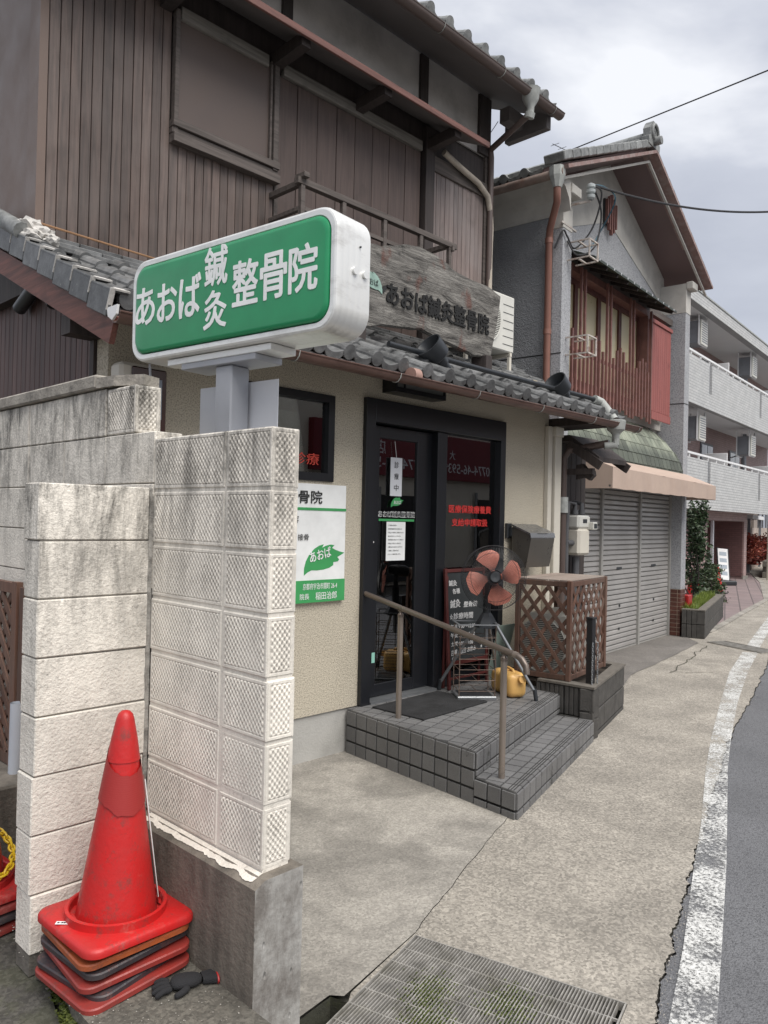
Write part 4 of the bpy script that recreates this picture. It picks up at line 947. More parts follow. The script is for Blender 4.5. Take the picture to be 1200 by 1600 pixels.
# upper roof: soffit, slab, eave tiles, gutter
ur = W_(MB().prism([(4.40, 6.03), (5.02, 6.32), (8.9, 8.14), (8.9, 8.3), (4.36, 6.14), (4.36, 6.03)], 1.2, 6.98, MX(((0,0,1,0),(1,0,0,0),(0,1,0,0),(0,0,0,1)))), 'upper_roof', MT['soffit'], sh)
tu0 = tilemesh('roof_tile', MT['rtile2'], True); tu1 = tilemesh('roof_tile', MT['rtile2'], False, False)
for r in range(4):
    for c in range(22): inst(tu0 if r == 0 else tu1, 'roof_tile', ur, (1.25+c*.2605, 4.36+r*.236*cos(SL), 6.17+r*.236*sin(SL)), (SL-R(3), 0, rnd.uniform(-.01, .01)))
gutter(1.2, 7.02, 4.33, 6.045, .055, MT['pipeb'], sh)
MB().box((6.9, 4.42, 5.9), (6.98, 4.95, 6.1)).box((6.62, 4.7, 5.97), (6.98, 4.82, 6.12)).o('roof_end', MT['soffit'], ur)
dq = W_(MB().tube([(6.46, 4.33, 5.88), (6.46, 4.36, 5.83), (6.64, 4.94, 5.74), (6.66, 4.95, 5.66), (6.66, 4.95, 4.0)], .032, 12), 'downpipe', MT['pipeb'], sh, True)
MB().lathe([(.036, -.14), (.04, -.06), (.06, -.03), (.085, .02), (.095, .10), (.1, .11)], 10, MX.Translation(V((6.46, 4.33, 5.97)))).tube([(6.46, 4.33, 5.85), (6.46, 4.345, 5.80)], .05, 10).o('rain_hopper', MT['vgut'], dq, True)
b = MB(); pts = [(5.85, 4.93, 5.42), (6.1, 4.93, 5.36), (6.42, 4.93, 5.30), (6.6, 4.94, 5.22), (6.66, 4.95, 5.08), (6.68, 4.95, 4.9), (6.67, 4.95, 4.6), (6.66, 4.94, 4.2), (6.6, 4.9, 3.95), (6.56, 4.8, 3.8)]
W_(b.tube(pts, .03, 12), 'insulated_pipe', M('beige_lagging', (.42, .37, .31), .9, .2, 12, .004, 40), sh, True)
bl = W_(MB(), 'balcony_rail', MT['beam'], sh) if False else W_(MB().cbox((3.72, 4.58, 4.315), (5.66, 4.635, 4.365), .003), 'balcony_rail', MT['beam'], sh)
def bpart(a, c, name='rail_bar'): MB().cbox(a, c, .003).o(name, MT['beam'], bl)
bpart((3.80, 4.59, 4.12), (5.6, 4.62, 4.155)); bpart((3.80, 4.59, 3.6), (5.6, 4.62, 3.64))
for x in (3.755, 4.19, 4.67, 5.14, 5.55): bpart((x, 4.585, 3.5), (x+.04, 4.625, 4.315), 'baluster')
for x in (3.755, 5.55): bpart((x, 4.63, 4.315), (x+.045, 5.0, 4.36)); bpart((x, 4.625, 4.12), (x+.035, 4.995, 4.155))
bpart((3.745, 4.54, 4.36), (3.80, 4.66, 4.40), 'rail_cap'); bpart((5.57, 4.56, 4.28), (5.60, 4.60, 4.33), 'rail_cap')
# ================================================================ things on the shop
# wooden signboard on the roof
ws = T('wooden_signboard', 'weathered grey slab of wood with carved black clinic name standing on the tiled roof', 'signboard', (4.27, 4.27, 3.1))
ot = [(4.02, 3.90), (4.173, 3.917), (4.352, 3.93), (4.5, 3.975), (4.653, 4.028), (4.812, 4.045), (4.95, 4.045), (5.064, 4.031), (5.2, 3.99), (5.333, 3.959), (5.615, 3.941), (5.80, 3.93), (5.977, 3.894), (5.95, 3.75), (5.90, 3.52), (5.835, 3.299), (5.70, 3.265),
      (5.591, 3.263), (5.46, 3.275), (5.356, 3.28), (5.22, 3.305), (5.089, 3.316), (4.96, 3.34), (4.836, 3.351), (4.6, 3.325), (4.373, 3.297), (4.146, 3.237), (4.02, 3.25), (3.98, 3.5)]
o2 = []
for i in range(len(ot)):
    a, b_ = V(ot[i]), V(ot[(i+1) % len(ot)])
    for k in range(3): q = a.lerp(b_, k/3); o2.append((q.x+.010*MN.noise(V((q.x*7, q.y*7, 0))), q.y+.012*MN.noise(V((q.x*9, q.y*9, 3)))))
b = MB(); b.prism(o2, -.05, .0, XZ); cx_ = sum(p[0] for p in o2)/len(o2); cz_ = sum(p[1] for p in o2)/len(o2)
me = b.mesh('sign_slab', MT['oldwood']); bm = bmesh.new(); bm.from_mesh(me)
bmesh.ops.bevel(bm, geom=[e for e in bm.edges if abs(e.verts[0].co.y-e.verts[1].co.y) < 1e-5], offset=.009, segments=2, affect='EDGES'); bm.to_mesh(me); bm.free()
sbo = inst(me, 'sign_slab', ws, V((0, 4.29, 0))-ws.location)
def wt(o): o.location = -ws.location; return o
wt(text('あおば鍼灸整骨院', 4.41, 3.485, 1.37, .175, base_at((0, 4.285, 0), FN) @ MX.Rotation(R(0), 4, 'Z'), flat('carved_black', (.008, .008, .008), .8), ws, 'carved_lettering', bold=.045, ext=.006))
l_ = leaf(4.12, 3.54, .24, .16, 4.29, MT['leafp'], ws, True, .006, 'carved_leaf'); wt(l_)
wt(MB().prism([(4.36, 3.575), (4.375, 3.555), (4.41, 3.60), (4.40, 3.625), (4.37, 3.61)], 0, .006, MX.Translation(V((0, 4.289, 0))) @ XZ).o('leaf_stem', MT['black'], ws))
text('あおば', 4.16, 3.59, .15, .05, base_at((0, 4.2805, 0), FN), MT['black'], l_, 'carved_lettering')
for x in (4.06, 5.70): wt(MB().cbox((x, 4.24, 3.06), (x+.09, 4.42, 3.285), .006).o('sign_foot', MT['darkw'], ws))
# air conditioner on the roof
def aircon(name, label, loc, rz, w=.8, h=.56, d=.29, grp=None, stand=True):
    t = T(name, label, 'air conditioner', loc, rz, grp); o = .0
    MB().cbox((0, 0, 0), (w, d, h), .012).o('ac_case', MT['acw'], t)
    fx, fz, r = w*.36, h*.5, h*.42
    f = MB().cyl((fx, -.001, fz), (fx, -.004, fz), r, 36).o('fan_opening', MT['acg'], t)
    g = MB()
    for i in range(-13, 14):
        z = i*r/13.5; x = sqrt(max(0, r*r-z*z)); g.box((fx-x, -.016, fz+z-.004), (fx+x, -.009, fz+z+.004))
    g.tube([(fx+r*cos(2*pi*i/32), -.012, fz+r*sin(2*pi*i/32)) for i in range(33)], .007, 6); g.o('fan_grille', MT['acw'], t, True)
    v = MB()
    for i in range(6): v.box((w*.74, -.004, h*(.12+.14*i)), (w-.02, -.001, h*(.12+.14*i)+.004))
    v.o('panel_groove', MT['acg'], t)
    return t
ac = aircon('air_conditioner', 'white air conditioner outdoor unit behind the wooden signboard on the roof', (5.87, 4.6, 3.50), 0, .78, .58, .30)
for x in (5.87, 6.6):
    a = MB().beam((x, 4.6, 3.48), (x, 4.9, 3.48), .035, .035).beam((x, 4.62, 3.2), (x, 4.62, 3.47), .035, .03).beam((x, 4.88, 3.3), (x, 4.88, 3.47), .035, .03).beam((x, 4.3, 3.13), (x, 4.95, 3.44), .05, .02)
    q = a.o('ac_stand', MT['cream2'], ac); q.location = -ac.location
q = MB().tube([(6.3, 4.7, 3.2), (6.3, 4.7, 3.42)], .035, 10).o('ac_hose', MT['pipeb'], ac); q.location = -ac.location
# spotlights
for (x, y, z), lab in (((4.60, 3.91, 3.05), 'black stepped spotlight on the tiles in front of the wooden signboard'), ((6.46, 3.92, 3.04), 'black stepped spotlight near the right end of the tiled roof')):
    t = T('spotlight', lab, 'spotlight', (x, y, z), 0, 'spotlights on the lower roof')
    ax = V((-.80, .10, .60)).normalized(); q = ax.to_track_quat('Z', 'Y').to_matrix().to_4x4()
    MB().lathe([(.0, -.16), (.034, -.16), (.037, -.10), (.048, -.098), (.052, -.04), (.072, -.036), (.096, -.026), (.106, -.012), (.112, .115), (.102, .115), (.07, .03), (0, .02)], 24, q).o('lamp_head', MT['fand'], t, True)
    MB().tube([(0.04, .0, -.07), (.03, .02, -.03), (.0, .0, 0)], .01, 8).o('lamp_arm', MT['fand'], t, True)
# clinic wall poster
ps = T('wall_sign', 'white and green clinic panel with leaf emblem on the beige wall by the door', 'sign', (2.62, 4.17, 1.146))
def pt(o): o.location = -ps.location; return o
pt(MB().cbox((2.62, 4.172, 1.146), (3.913, 4.198, 1.992), .002).o('sign_panel', MT['white'], ps))
pt(MB().box((2.62, 4.168, 1.146), (3.913, 4.1715, 1.305)).o('green_band', MT['green2'], ps)); pt(MB().box((2.62, 4.168, 1.803), (3.913, 4.1715, 1.822)).o('green_stripe', MT['green2'], ps))
P1 = base_at((0, 4.1665, 0), FN)
pt(text('あおば鍼灸整骨院', 2.76, 1.852, .912, .092, P1, MT['black'], ps, bold=.02))
pt(text('容', 3.40, 1.71, .06, .055, P1, MT['black'], ps)); pt(text('接骨', 3.455, 1.59, .10, .045, P1, MT['black'], ps))
pt(leaf(3.52, 1.34, .385, .225, 4.1712, MT['green2'], ps)); pt(text('あおば', 3.575, 1.43, .205, .075, base_at((0, 4.1665, 0), FN) @ MX.Translation(V((3.575, 1.43, 0))) @ MX.Rotation(R(12), 4, 'Z') @ MX.Translation(V((-3.575, -1.43, 0))), MT['white'], ps, bold=.02))
pt(text('京都府宇治市開町 26-4', 3.51, 1.238, .325, .046, P1, MT['white'], ps)); pt(text('院長', 3.485, 1.17, .085, .042, P1, MT['white'], ps)); pt(text('稲田治郎', 3.63, 1.163, .205, .055, P1, MT['white'], ps))
# electricity meter
em = T('electric_meter', 'cream electric meter box with dark window on the wall behind the block wall', 'electric meter', (2.06, 4.2, 1.98))
q = MB().cbox((2.06, 4.07, 2.0), (2.355, 4.2, 2.61), .02).o('meter_case', MT['cream2'], em); q.location = -em.location
q = MB().cbox((2.125, 4.055, 2.16), (2.345, 4.072, 2.59), .008).o('meter_window', flat('dark_red_plastic', (.05, .018, .015), .2), em); q.location = -em.location
q = MB().box((2.17, 4.05, 2.30), (2.31, 4.0555, 2.53)).o('meter_label', flat('pale_label', (.25, .28, .33), .3), em); q.location = -em.location
# mailbox
mb_ = T('mailbox', 'brown steel mailbox with sloping lid on the wall beside the glass door', 'mailbox', (6.02, 4.2, 1.33))
PZ = MX(((0,0,1,0),(1,0,0,0),(0,1,0,0),(0,0,0,1)))
q = MB().prism([(4.14, 1.33), (3.98, 1.335), (3.93, 1.60), (3.94, 1.64), (4.14, 1.71)], 6.02, 6.42, PZ).o('mailbox_body', MT['mail'], mb_); q.location = -mb_.location
q = MB().prism([(3.925, 1.612), (3.935, 1.655), (4.145, 1.735), (4.145, 1.718), (3.948, 1.643), (3.938, 1.61)], 6.012, 6.428, PZ).o('mailbox_lid', MT['mailc'], mb_); q.location = -mb_.location
q = MB().box((6.0, 4.14, 1.62), (6.1, 4.2, 1.70)).box((6.3, 4.14, 1.4), (6.4, 4.2, 1.6)).o('bracket', MT['fand'], mb_); q.location = -mb_.location
q = MB().box((6.13, 3.93, 1.648), (6.3, 3.945, 1.652)).o('mail_slot', MT['black'], mb_); q.location = -mb_.location
ic = MB().cbox((5.985, 4.165, 1.60), (6.055, 4.2, 1.74), .004).o('intercom', MT['fand'], None); tag(ic, 'small black intercom between the glass door and the mailbox', 'intercom')
# ---------------------------------------------------------------- green lightbox sign on its post
ga = R(6.7)
lb = T('lightbox_sign', 'green and white illuminated clinic sign box on a grey steel post', 'sign', (2.03, 2.83, 0), ga)
GL = MX.Translation(V((1.9179, 2.1729, 0))) @ MX.Rotation(R(96.7), 4, 'Z')      # x: away along the box, y: towards -X
loc = (MX.Translation(lb.location) @ MX.Rotation(ga, 4, 'Z')).inverted() @ GL
def rrect(x0, z0, x1, z1, r, n=7):
    o = []
    for cx, cz, a0 in ((x1-r, z1-r, 0), (x0+r, z1-r, 90), (x0+r, z0+r, 180), (x1-r, z0+r, 270)):
        for i in range(n+1): a = R(a0+90*i/n); o.append((cx+r*cos(a), cz+r*sin(a)))
    return o
PF = loc @ MX(((1,0,0,0),(0,0,1,0),(0,1,0,0),(0,0,0,1)))     # polygon (x,z) extruded along y (positive towards viewer)
b = MB(); prof = [(0.02, -.0), (.0, -.008), (-.004, -.014), (0, -.02)]
rings = [(.012, .004), (.004, .0), (0, -.012), (0, -.03), (0.0007, -.034), (0, -.038), (0, -.065), (.0007, -.069), (0, -.073), (0, -.10), (.0007, -.104), (0, -.108), (0, -.135), (.0007, -.139), (0, -.143), (0, -.195), (.012, -.207)]
X0, X1, Z0, Z1 = -.045, 1.235, 2.46, 2.935
vs = []; 
for ins, y in rings: vs += [(x, z, y) for x, z in rrect(X0+ins, Z0+ins, X1-ins, Z1-ins, .095-ins*.5)]
n = len(rrect(0, 0, 1, 1, .1)); fs = [(i*n+j, i*n+(j+1) % n, (i+1)*n+(j+1) % n, (i+1)*n+j) for i in range(len(rings)-1) for j in range(n)]+[tuple(range((len(rings)-1)*n, len(rings)*n))]
b.add(vs, fs, PF); b.o('sign_case', MT['alu'], lb, True)
vs = []
for ins, y in ((.012, .004), (.030, .003), (.034, -.004)): vs += [(x, z, y) for x, z in rrect(X0+ins, Z0+ins, X1-ins, Z1-ins, .085-ins*.3)]
fs = [(i*n+j, (i+1)*n+j, (i+1)*n+(j+1) % n, i*n+(j+1) % n) for i in range(2) for j in range(n)]
MB().add(vs, fs, PF).o('sign_rim', MT['alu'], lb, True)
vs = []
for ins, y in ((.036, -.004), (.037, .006), (.043, .012), (.055, .014)): vs += [(x, z, y) for x, z in rrect(X0+ins, Z0+ins, X1-ins, Z1-ins, .078-ins*.3)]
fs = [(i*n+j, (i+1)*n+j, (i+1)*n+(j+1) % n, i*n+(j+1) % n) for i in range(3) for j in range(n)]+[tuple(range(3*n, 4*n))[::-1]]
MB().add(vs, fs, PF).o('sign_face', MT['green'], lb, True)
LT = loc @ MX(((-1,0,0,0),(0,0,1,.0155),(0,1,0,0),(0,0,0,1)))  # text x runs back towards the near end
def st(ch, xa, xb, za, zb, bold=.035): text(ch, -xa, za, xa-xb, zb-za, LT, MT['white'], lb, bold=bold)
st('あ', 1.185, 1.045, 2.625, 2.795); st('お', 1.022, .885, 2.622, 2.79); st('ば', .865, .722, 2.618, 2.80)
st('鍼', .695, .553, 2.728, 2.893); st('灸', .695, .553, 2.545, 2.705)
st('整', .515, .367, 2.618, 2.80); st('骨', .350, .205, 2.618, 2.80); st('院', .190, .043, 2.620, 2.80)
for y, z in ((-.10, 2.70), (-.16, 2.70)): MB().tube([loc @ V((X0+.006, y, z)), loc @ V((X0-.010, y, z))], .015, 16).o('vent_button', MT['alu'], lb, True)
MB().tube([loc @ V((X0+.002, -.13, 2.80)), loc @ V((X0-.006, -.13, 2.80))], .004, 8).o('bolt', MT['fand'], lb)
MB().cbox((.33, -.18, 2.428), (1.0, -.03, 2.458), .003, loc).o('base_channel', MT['alu'], lb)
MB().cbox((.42, -.19, 2.40), (.90, -.03, 2.427), .003, loc).o('base_plate', MT['post'], lb)
MB().cbox((.585, -.155, -.0), (.69, -.05, 2.399), .006, loc).o('post', MT['post'], lb)
MB().cbox((.42, -.172, 1.75), (.93, -.167, 2.34), .0008, loc).o('back_board', MT['white2'], lb)
MB().tube([loc @ V((1.16, -.05, 2.46)), loc @ V((1.165, -.06, 2.38)), loc @ V((1.18, -.1, 2.25)), loc @ V((1.2, -.15, 2.0))], .006, 6).o('sign_cable', MT['post'], lb)
# ================================================================ entrance steps (tiled)
es = T('entrance_steps', 'grey tiled platform and step in front of the clinic door', 'steps', (3.95, 2.75, 0))
fa = R(15.7); fx = V((cos(fa), sin(fa))); fy = V((-sin(fa), cos(fa)))
A = V((3.86, 2.89)); D = V((3.99, 4.19)); Bq = A+fx*1.94; 
PLAT = [tuple(A), tuple(Bq), (5.95, 3.62), (6.1, 4.19), tuple(D)]
TA = V((3.83, 2.565)); TB = TA+fx*1.92
TREAD = [tuple(TA), tuple(TB), (5.86, 3.50), tuple(A+fy*.02+fx*1.9), tuple(A+fy*.02), tuple(A+V((-.004, .0)))]
def esw(mb, name, mat): return wloc(mb.o(name, mat, es), es)
esw(MB().prism(PLAT, -.1, .315), 'platform_core', MT['grout']); esw(MB().prism([tuple(TA+fx*.006+fy*.006), tuple(TB), (5.86, 3.5), tuple(A+fx*.01)], -.1, .155), 'step_core', MT['grout'])
def inset(poly, d):
    n = len(poly); o = []
    for i in range(n):
        p, q, r = V(poly[i-1]), V(poly[i]), V(poly[(i+1) % n]); e1 = (q-p); e2 = (r-q)
        if e1.length < 1e-6 or e2.length < 1e-6: return poly
        e1.normalize(); e2.normalize(); n1 = V((-e1.y, e1.x)); n2 = V((-e2.y, e2.x)); k = 1+n1.dot(n2)
        if k < .15: k = .15
        o.append(tuple(q+(n1+n2)*(d/k)))
    return o
def tiletop(poly, z, name='tile', th=.012):
    c = inset(poly, .001); n = len(poly); b = MB()
    vs = [(x, y, z-th) for x, y in poly]+[(x, y, z-.0016) for x, y in poly]+[(x, y, z) for x, y in c]
    b.add(vs, [(i, (i+1) % n, n+(i+1) % n, n+i) for i in range(n)]+[(n+i, n+(i+1) % n, 2*n+(i+1) % n, 2*n+i) for i in range(n)]+[tuple(range(2*n, 3*n))])
    return esw(b, name, MT['tile'])
PT = .118; GP = .012
def lay(region, org, rows, cols, z, name, r0=0):
    for r in range(rows):
        for c in range(-3, cols):
            o = org+fx*(c*PT)+fy*(r*PT); pl = [tuple(o+fx*GP/2+fy*GP/2), tuple(o+fx*(PT-GP/2)+fy*GP/2), tuple(o+fx*(PT-GP/2)+fy*(PT-GP/2)), tuple(o+fx*GP/2+fy*(PT-GP/2))]
            n = len(region)
            for i in range(n):
                if pl: pl = clip(pl, region[i], region[(i+1) % n])
            if pl and area(pl) > .0006:
                q = [pl[0]]
                for p in pl[1:]:
                    if hypot(p[0]-q[-1][0], p[1]-q[-1][1]) > .002: q.append(p)
                if hypot(q[0][0]-q[-1][0], q[0][1]-q[-1][1]) < .002: q.pop()
                if len(q) > 2: tiletop(q, z+rnd.uniform(-.0006, .0006), name)
lay(PLAT, A-fy*.002, 12, 20, .326, 'tile')
lay([tuple(TA), tuple(TB), tuple(TB+fy*.32), tuple(A+fx*.0-fy*.004)], TA-fy*.002, 3, 17, .166, 'step_tile')
# nosing grooves on the front row of both levels
for o_, z, L_ in ((A, .3268, 1.92), (TA, .1668, 1.9)):
    for d in (.022, .040, .058):
        p0 = o_+fy*d+fx*.015; p1 = o_+fy*d+fx*(L_-.02); b = MB()
        b.beam((p0.x, p0.y, z), (p1.x, p1.y, z), .006, .002); esw(b, 'nosing_groove', MT['grout'])
def face_tiles(p, q, rows, name, skip=0, flip=False):
    """tiles on a vertical face from p to q; rows = list of (z0, z1)"""
    p, q = V(p), V(q); d = (q-p); L_ = d.length; d.normalize(); nrm = V((d.y, -d.x)); n = max(1, round(L_/PT)); w = L_/n
    ang = atan2(d.y, d.x)
    for z0, z1 in rows:
        me = MB().cbox((GP/2, -.009, 0), (w-GP/2, .004, z1-z0-GP), .0018).mesh(name, MT['tile'])
        for i in range(n):
            o = p+d*(w*i); Wi(me, name, es, (o.x+rnd.uniform(-.0006, .0006), o.y, z0+GP/2), (0, 0, ang))
face_tiles(D, A, ((.208, .318), (.094, .204), (-.02, .09)), 'riser_tile')
face_tiles(A, Bq, ((.208, .318), (.165, .204)), 'riser_tile')
face_tiles(A+V((-.004, .004)), TA, ((.05, .158), (-.06, .046)), 'riser_tile')
face_tiles(TA, TB, ((.05, .158), (-.06, .046)), 'riser_tile')
# doormat
dm = MB().cbox((0, 0, 0), (.80, .50, .011), .003).o('doormat', MT['mat'], None, False, (4.16, 3.58, .327), (0, 0, R(2))); tag(dm, 'black rubber doormat on the tiled platform before the glass door', 'doormat')
# ---------------------------------------------------------------- handrail
hr = T('handrail', 'bronze metal handrail on two posts crossing the tiled steps', 'handrail', (4.02, 3.25, .17))
def hp(o): o.location = -hr.location; return o
pA, pB = V((4.08, 3.75, 1.115)), V((3.97, 2.77, .955)); dv = (pA-pB)
r0 = pA+dv*.47; r1 = pB-dv*.10
hp(MB().tube([r0, pA, pB, r1, r1-dv*.045-V((0, 0, .012)), r1-dv*.075-V((0, 0, .04)), r1-dv*.085-V((0, 0, .09))], [.0195]*7, 18).o('rail', MT['rail'], hr, True))
hp(MB().tube([r1+dv*.02, r1-dv*.01], .0206, 18).o('rail_joint', MT['post2'], hr, True))
for (x, y, z0), zt in (((4.08, 3.75, .327), 1.065), ((3.97, 2.77, .167), .905)):
    po = hp(MB().tube([(x, y, z0), (x, y, zt)], .0205, 18).o('post', MT['post2'], hr, True))
    MB().lathe([(.023, 0), (.023, .02), (.012, .032), (.008, .05)], 16, MX.Translation(V((x, y, zt-.015)))).o('post_cap', MT['rail'], po, True)
    MB().beam((x, y+.02, zt+.03), (x, y-.025, zt+.026), .02, .006).o('rail_saddle', MT['rail'], po)
# ---------------------------------------------------------------- chalkboard
cb = T('chalkboard', 'red framed standing chalkboard with handwritten clinic hours behind the fan', 'chalkboard', (5.33, 4.03, .327), 0)
tl = MX.Translation(V((-.28, .04, .0))) @ MX.Rotation(R(-4), 4, 'X')
bx = lambda a, c, nm, mt, p=cb: MB().cbox(a, c, .003, tl).o(nm, mt, p)
bx((0, 0, .0), (.03, .025, 1.02), 'frame_leg', MT['boardframe']); bx((.53, 0, .0), (.56, .025, 1.02), 'frame_leg', MT['boardframe'])
bx((.03, .002, .985), (.53, .023, 1.015), 'frame_rail', MT['boardframe']); bx((.03, .002, .20), (.53, .023, .235), 'frame_rail', MT['boardframe']); bx((.03, .004, .08), (.53, .02, .10), 'frame_rail', MT['boardframe'])
bo = bx((.03, .010, .235), (.53, .018, .985), 'writing_board', MT['board'])
bt = tl @ base_at((0, .0085, 0), FN)
for s_, x, z, w, h in (('鍼灸', .05, .87, .11, .05), ('各種', .10, .80, .1, .045), ('鍼灸', .06, .68, .14, .07), ('整骨院', .24, .68, .2, .05), ('診療時間', .10, .585, .27, .055), ('☆', .05, .585, .04, .05), ('午前 9:00〜12:00', .055, .505, .34, .04), ('午後 3:00〜7:00', .055, .43, .33, .04), ('土曜 9:00〜1:00', .055, .36, .3, .038), ('日曜・祝日 お休み', .055, .28, .34, .045), ('☆', .06, .245, .03, .03), ('★', .46, .31, .03, .03)):
    text(s_, x, z, w, h, bt @ MX.Translation(V((x, z, 0))) @ MX.Rotation(R(rnd.uniform(-2, 3)), 4, 'Z') @ MX.Translation(V((-x, -z, 0))), MT['chalk'], bo, 'chalk_lettering', bold=.02, shear=rnd.uniform(-.1, .25))
tl = MX.Translation(V((-.28, .125, .0))) @ MX.Rotation(R(1), 4, 'X')
bx((.02, .0, .0), (.045, .02, .95), 'rear_leg', MT['boardframe']); bx((.515, .0, .0), (.54, .02, .95), 'rear_leg', MT['boardframe'])
# ---------------------------------------------------------------- fan
fnx, fny = 5.13, 3.76
fn = T('pedestal_fan', 'large tripod fan with orange blades and black wire guard on the tiled platform', 'fan', (fnx, fny, .327))
face = V((-.66, -.74, .12)).normalized(); Zf = face; Xf = V((0, 0, 1)).cross(Zf).normalized(); Yf = Zf.cross(Xf)
FM = MX((Xf, Yf, Zf)).transposed().to_4x4(); FM.translation = V((-.02, -.07, .97))
g = MB(); Rg = .262
for rr, z in ((Rg, .0), (Rg*.985, .06), (Rg*.75, .075), (.06, .09)): g.add(*(lambda q: (q.v, q.f))(MB().tube([(rr*cos(2*pi*i/48), rr*sin(2*pi*i/48), z) for i in range(49)], .0022, 5, False)), FM)
for i in range(110):
    a = 2*pi*i/110; P_ = lambda r, z, t=0: (r*cos(a+t), r*sin(a+t), z)
    q = MB().tube([P_(.058, .09), P_(.16, .088, .05), P_(.24, .066, .08), P_(Rg, .0, .09)], .0017, 3, False); g.add(q.v, q.f, FM)
g.o('fan_guard', MT['blk_pl'], fn)
g = MB()
for i in range(70):
    a = 2*pi*i/70; P_ = lambda r, z: (r*cos(a), r*sin(a), z)
    q = MB().tube([P_(Rg, 0), P_(.235, -.06), P_(.08, -.085)], .0009, 3, False); g.add(q.v, q.f, FM)
g.o('rear_guard', MT['blk_pl'], fn)
hub = FM @ MX.Translation(V((0, 0, .035)))
def blade(ang):
    b = MB(); vs = []; NR, NT_ = 9, 10
    for i in range(NR+1):
        r = .035+.19*i/NR; t = i/NR
        half = R(15+16*sin(pi*min(1, t*1.15)*.62)) ; half *= (1 if t < .85 else sqrt(max(.0, 1-((t-.85)/.15)**2*.75)))
        for j in range(NT_+1):
            u = -1+2*j/NT_; a = ang+half*u+R(10)*t; vs.append((r*cos(a), r*sin(a), .02*u*(1-.3*t)+.008*(1-u*u)))
    b.add(vs, [(i*(NT_+1)+j, i*(NT_+1)+j+1, (i+1)*(NT_+1)+j+1, (i+1)*(NT_+1)+j) for i in range(NR) for j in range(NT_)], hub)
    return b
for k in range(4): blade(R(98+90*k)).o('fan_blade', MT['fanblade'], fn, True)
MB().lathe([(0, .042), (.036, .046), (.050, .036), (.055, .02), (.055, -.02)], 28, hub).o('fan_hub', MT['fand'], fn, True)
MB().lathe([(.036, .0), (.052, -.06), (.055, -.14), (.04, -.18), (0, -.19)], 24, FM @ MX.Translation(V((0, 0, -.0)))).o('motor', MT['fand'], fn, True)
MB().cyl((0, 0, .66), (0, 0, .82), .032, 16).cyl((0, 0, .82), (0, 0, .93), .022, 12).o('neck', MT['fand'], fn, True)
MB().lathe([(.035, .68), (.05, .66), (.095, .58), (.098, .56), (.06, .56)], 6).o('tripod_head', MT['fand'], fn)
MB().cyl((0, 0, .40), (0, 0, .66), .018, 12).o('centre_tube', MT['fanm'], fn, True)
for tx, ty in ((-.12, .38), (.17, -.37), (.42, .18)):
    l_ = V((tx, ty, 0)); d = l_.normalized()
    lg = MB().tube([d*.07+V((0, 0, .60)), l_+V((0, 0, .06))], .0135, 12).o('tripod_leg', MT['fanm'], fn, True)
    MB().tube([l_*.985+V((0, 0, .09)), l_*1.02+V((0, 0, .002))], .017, 12).o('rubber_foot', MT['fand'], lg, True)
cd = MB().tube([(fnx+.03, fny, .95), (fnx+.1, fny-.05, .7), (fnx+.15, fny-.1, .5), (fnx+.22, fny-.12, .345), (fnx+.35, fny-.05, .333), (fnx+.5, fny+.1, .333), (fnx+.7, fny+.05, .333)], .004, 6).o('power_cord', MT['cable'], None, True)
cd.parent = fn; cd.location = -fn.location
# ---------------------------------------------------------------- wire rack
wr = T('wire_rack', 'low rusty wire rack with a flat tray base standing between handrail and fan', 'rack', (5.03, 3.80, .327), R(-40))
b = MB().cbox((-.16, -.13, 0), (.16, .13, .03), .006); b.o('rack_tray', MT['fanm'], wr); MB().box((-.13, -.1, .028), (.13, .1, .034)).o('tray_mesh', MT['fand'], wr)
for x in (-.145, .145):
    for y in (-.115, .115): MB().cyl((x, y, .03), (x, y, .60), .004, 6).o('rack_upright', MT['wire'], wr)
for i in range(6):
    z = .07+i*.085; b = MB()
    for y in (-.115, .115): b.cyl((-.15, y, z), (.15, y, z), .0028, 6)
    for x in (-.145, .145): b.cyl((x, -.115, z), (x, .115, z), .0028, 6)
    b.cyl((0, -.14, z), (0, .13, z), .0028, 6); b.o('rack_shelf', MT['wire'], wr)
MB().beam((-.17, -.13, .60), (.17, -.13, .60), .02, .008).beam((-.17, .13, .60), (.17, .13, .60), .02, .008).beam((-.16, -.13, .601), (-.16, .13, .601), .02, .008).beam((.16, -.13, .601), (.16, .13, .601), .02, .008).o('rack_top', MT['fanm'], wr)
# ---------------------------------------------------------------- jerrycan
def rbox(w, d, h, r, sub=3):
    bm = bmesh.new(); bmesh.ops.create_cube(bm, size=1); 
    for v in bm.verts: v.co = V((v.co.x*w, v.co.y*d, (v.co.z+.5)*h))
    bmesh.ops.bevel(bm, geom=bm.edges[:], offset=r, segments=sub, affect='EDGES', profile=.5); return bm
jc = T('water_can', 'yellow plastic water can lying on the tiles behind the handrail post', 'canister', (5.34, 3.68, .327), R(62))
bm = rbox(.36, .17, .20, .05, 4); bmesh.ops.subdivide_edges(bm, edges=[e for e in bm.edges if abs(e.verts[0].co.x-e.verts[1].co.x) > .1], cuts=7)
for v in bm.verts:
    t = v.co.x/.18
    gr = math.exp(-((v.co.x-.03)/.022)**2)*.014
    c = V((0, 0, .1)); d = V((0, v.co.y, v.co.z-.1)); 
    if d.length > 0: v.co -= d.normalized()*gr
    if v.co.x > .1: v.co.z -= (v.co.x-.1)*.25*(v.co.z/.2)
me = bpy.data.meshes.new('can_body'); bm.to_mesh(me); bm.free(); me.materials.append(MT['jerry']); me.polygons.foreach_set('use_smooth', [True]*len(me.polygons)); inst(me, 'can_body', jc)
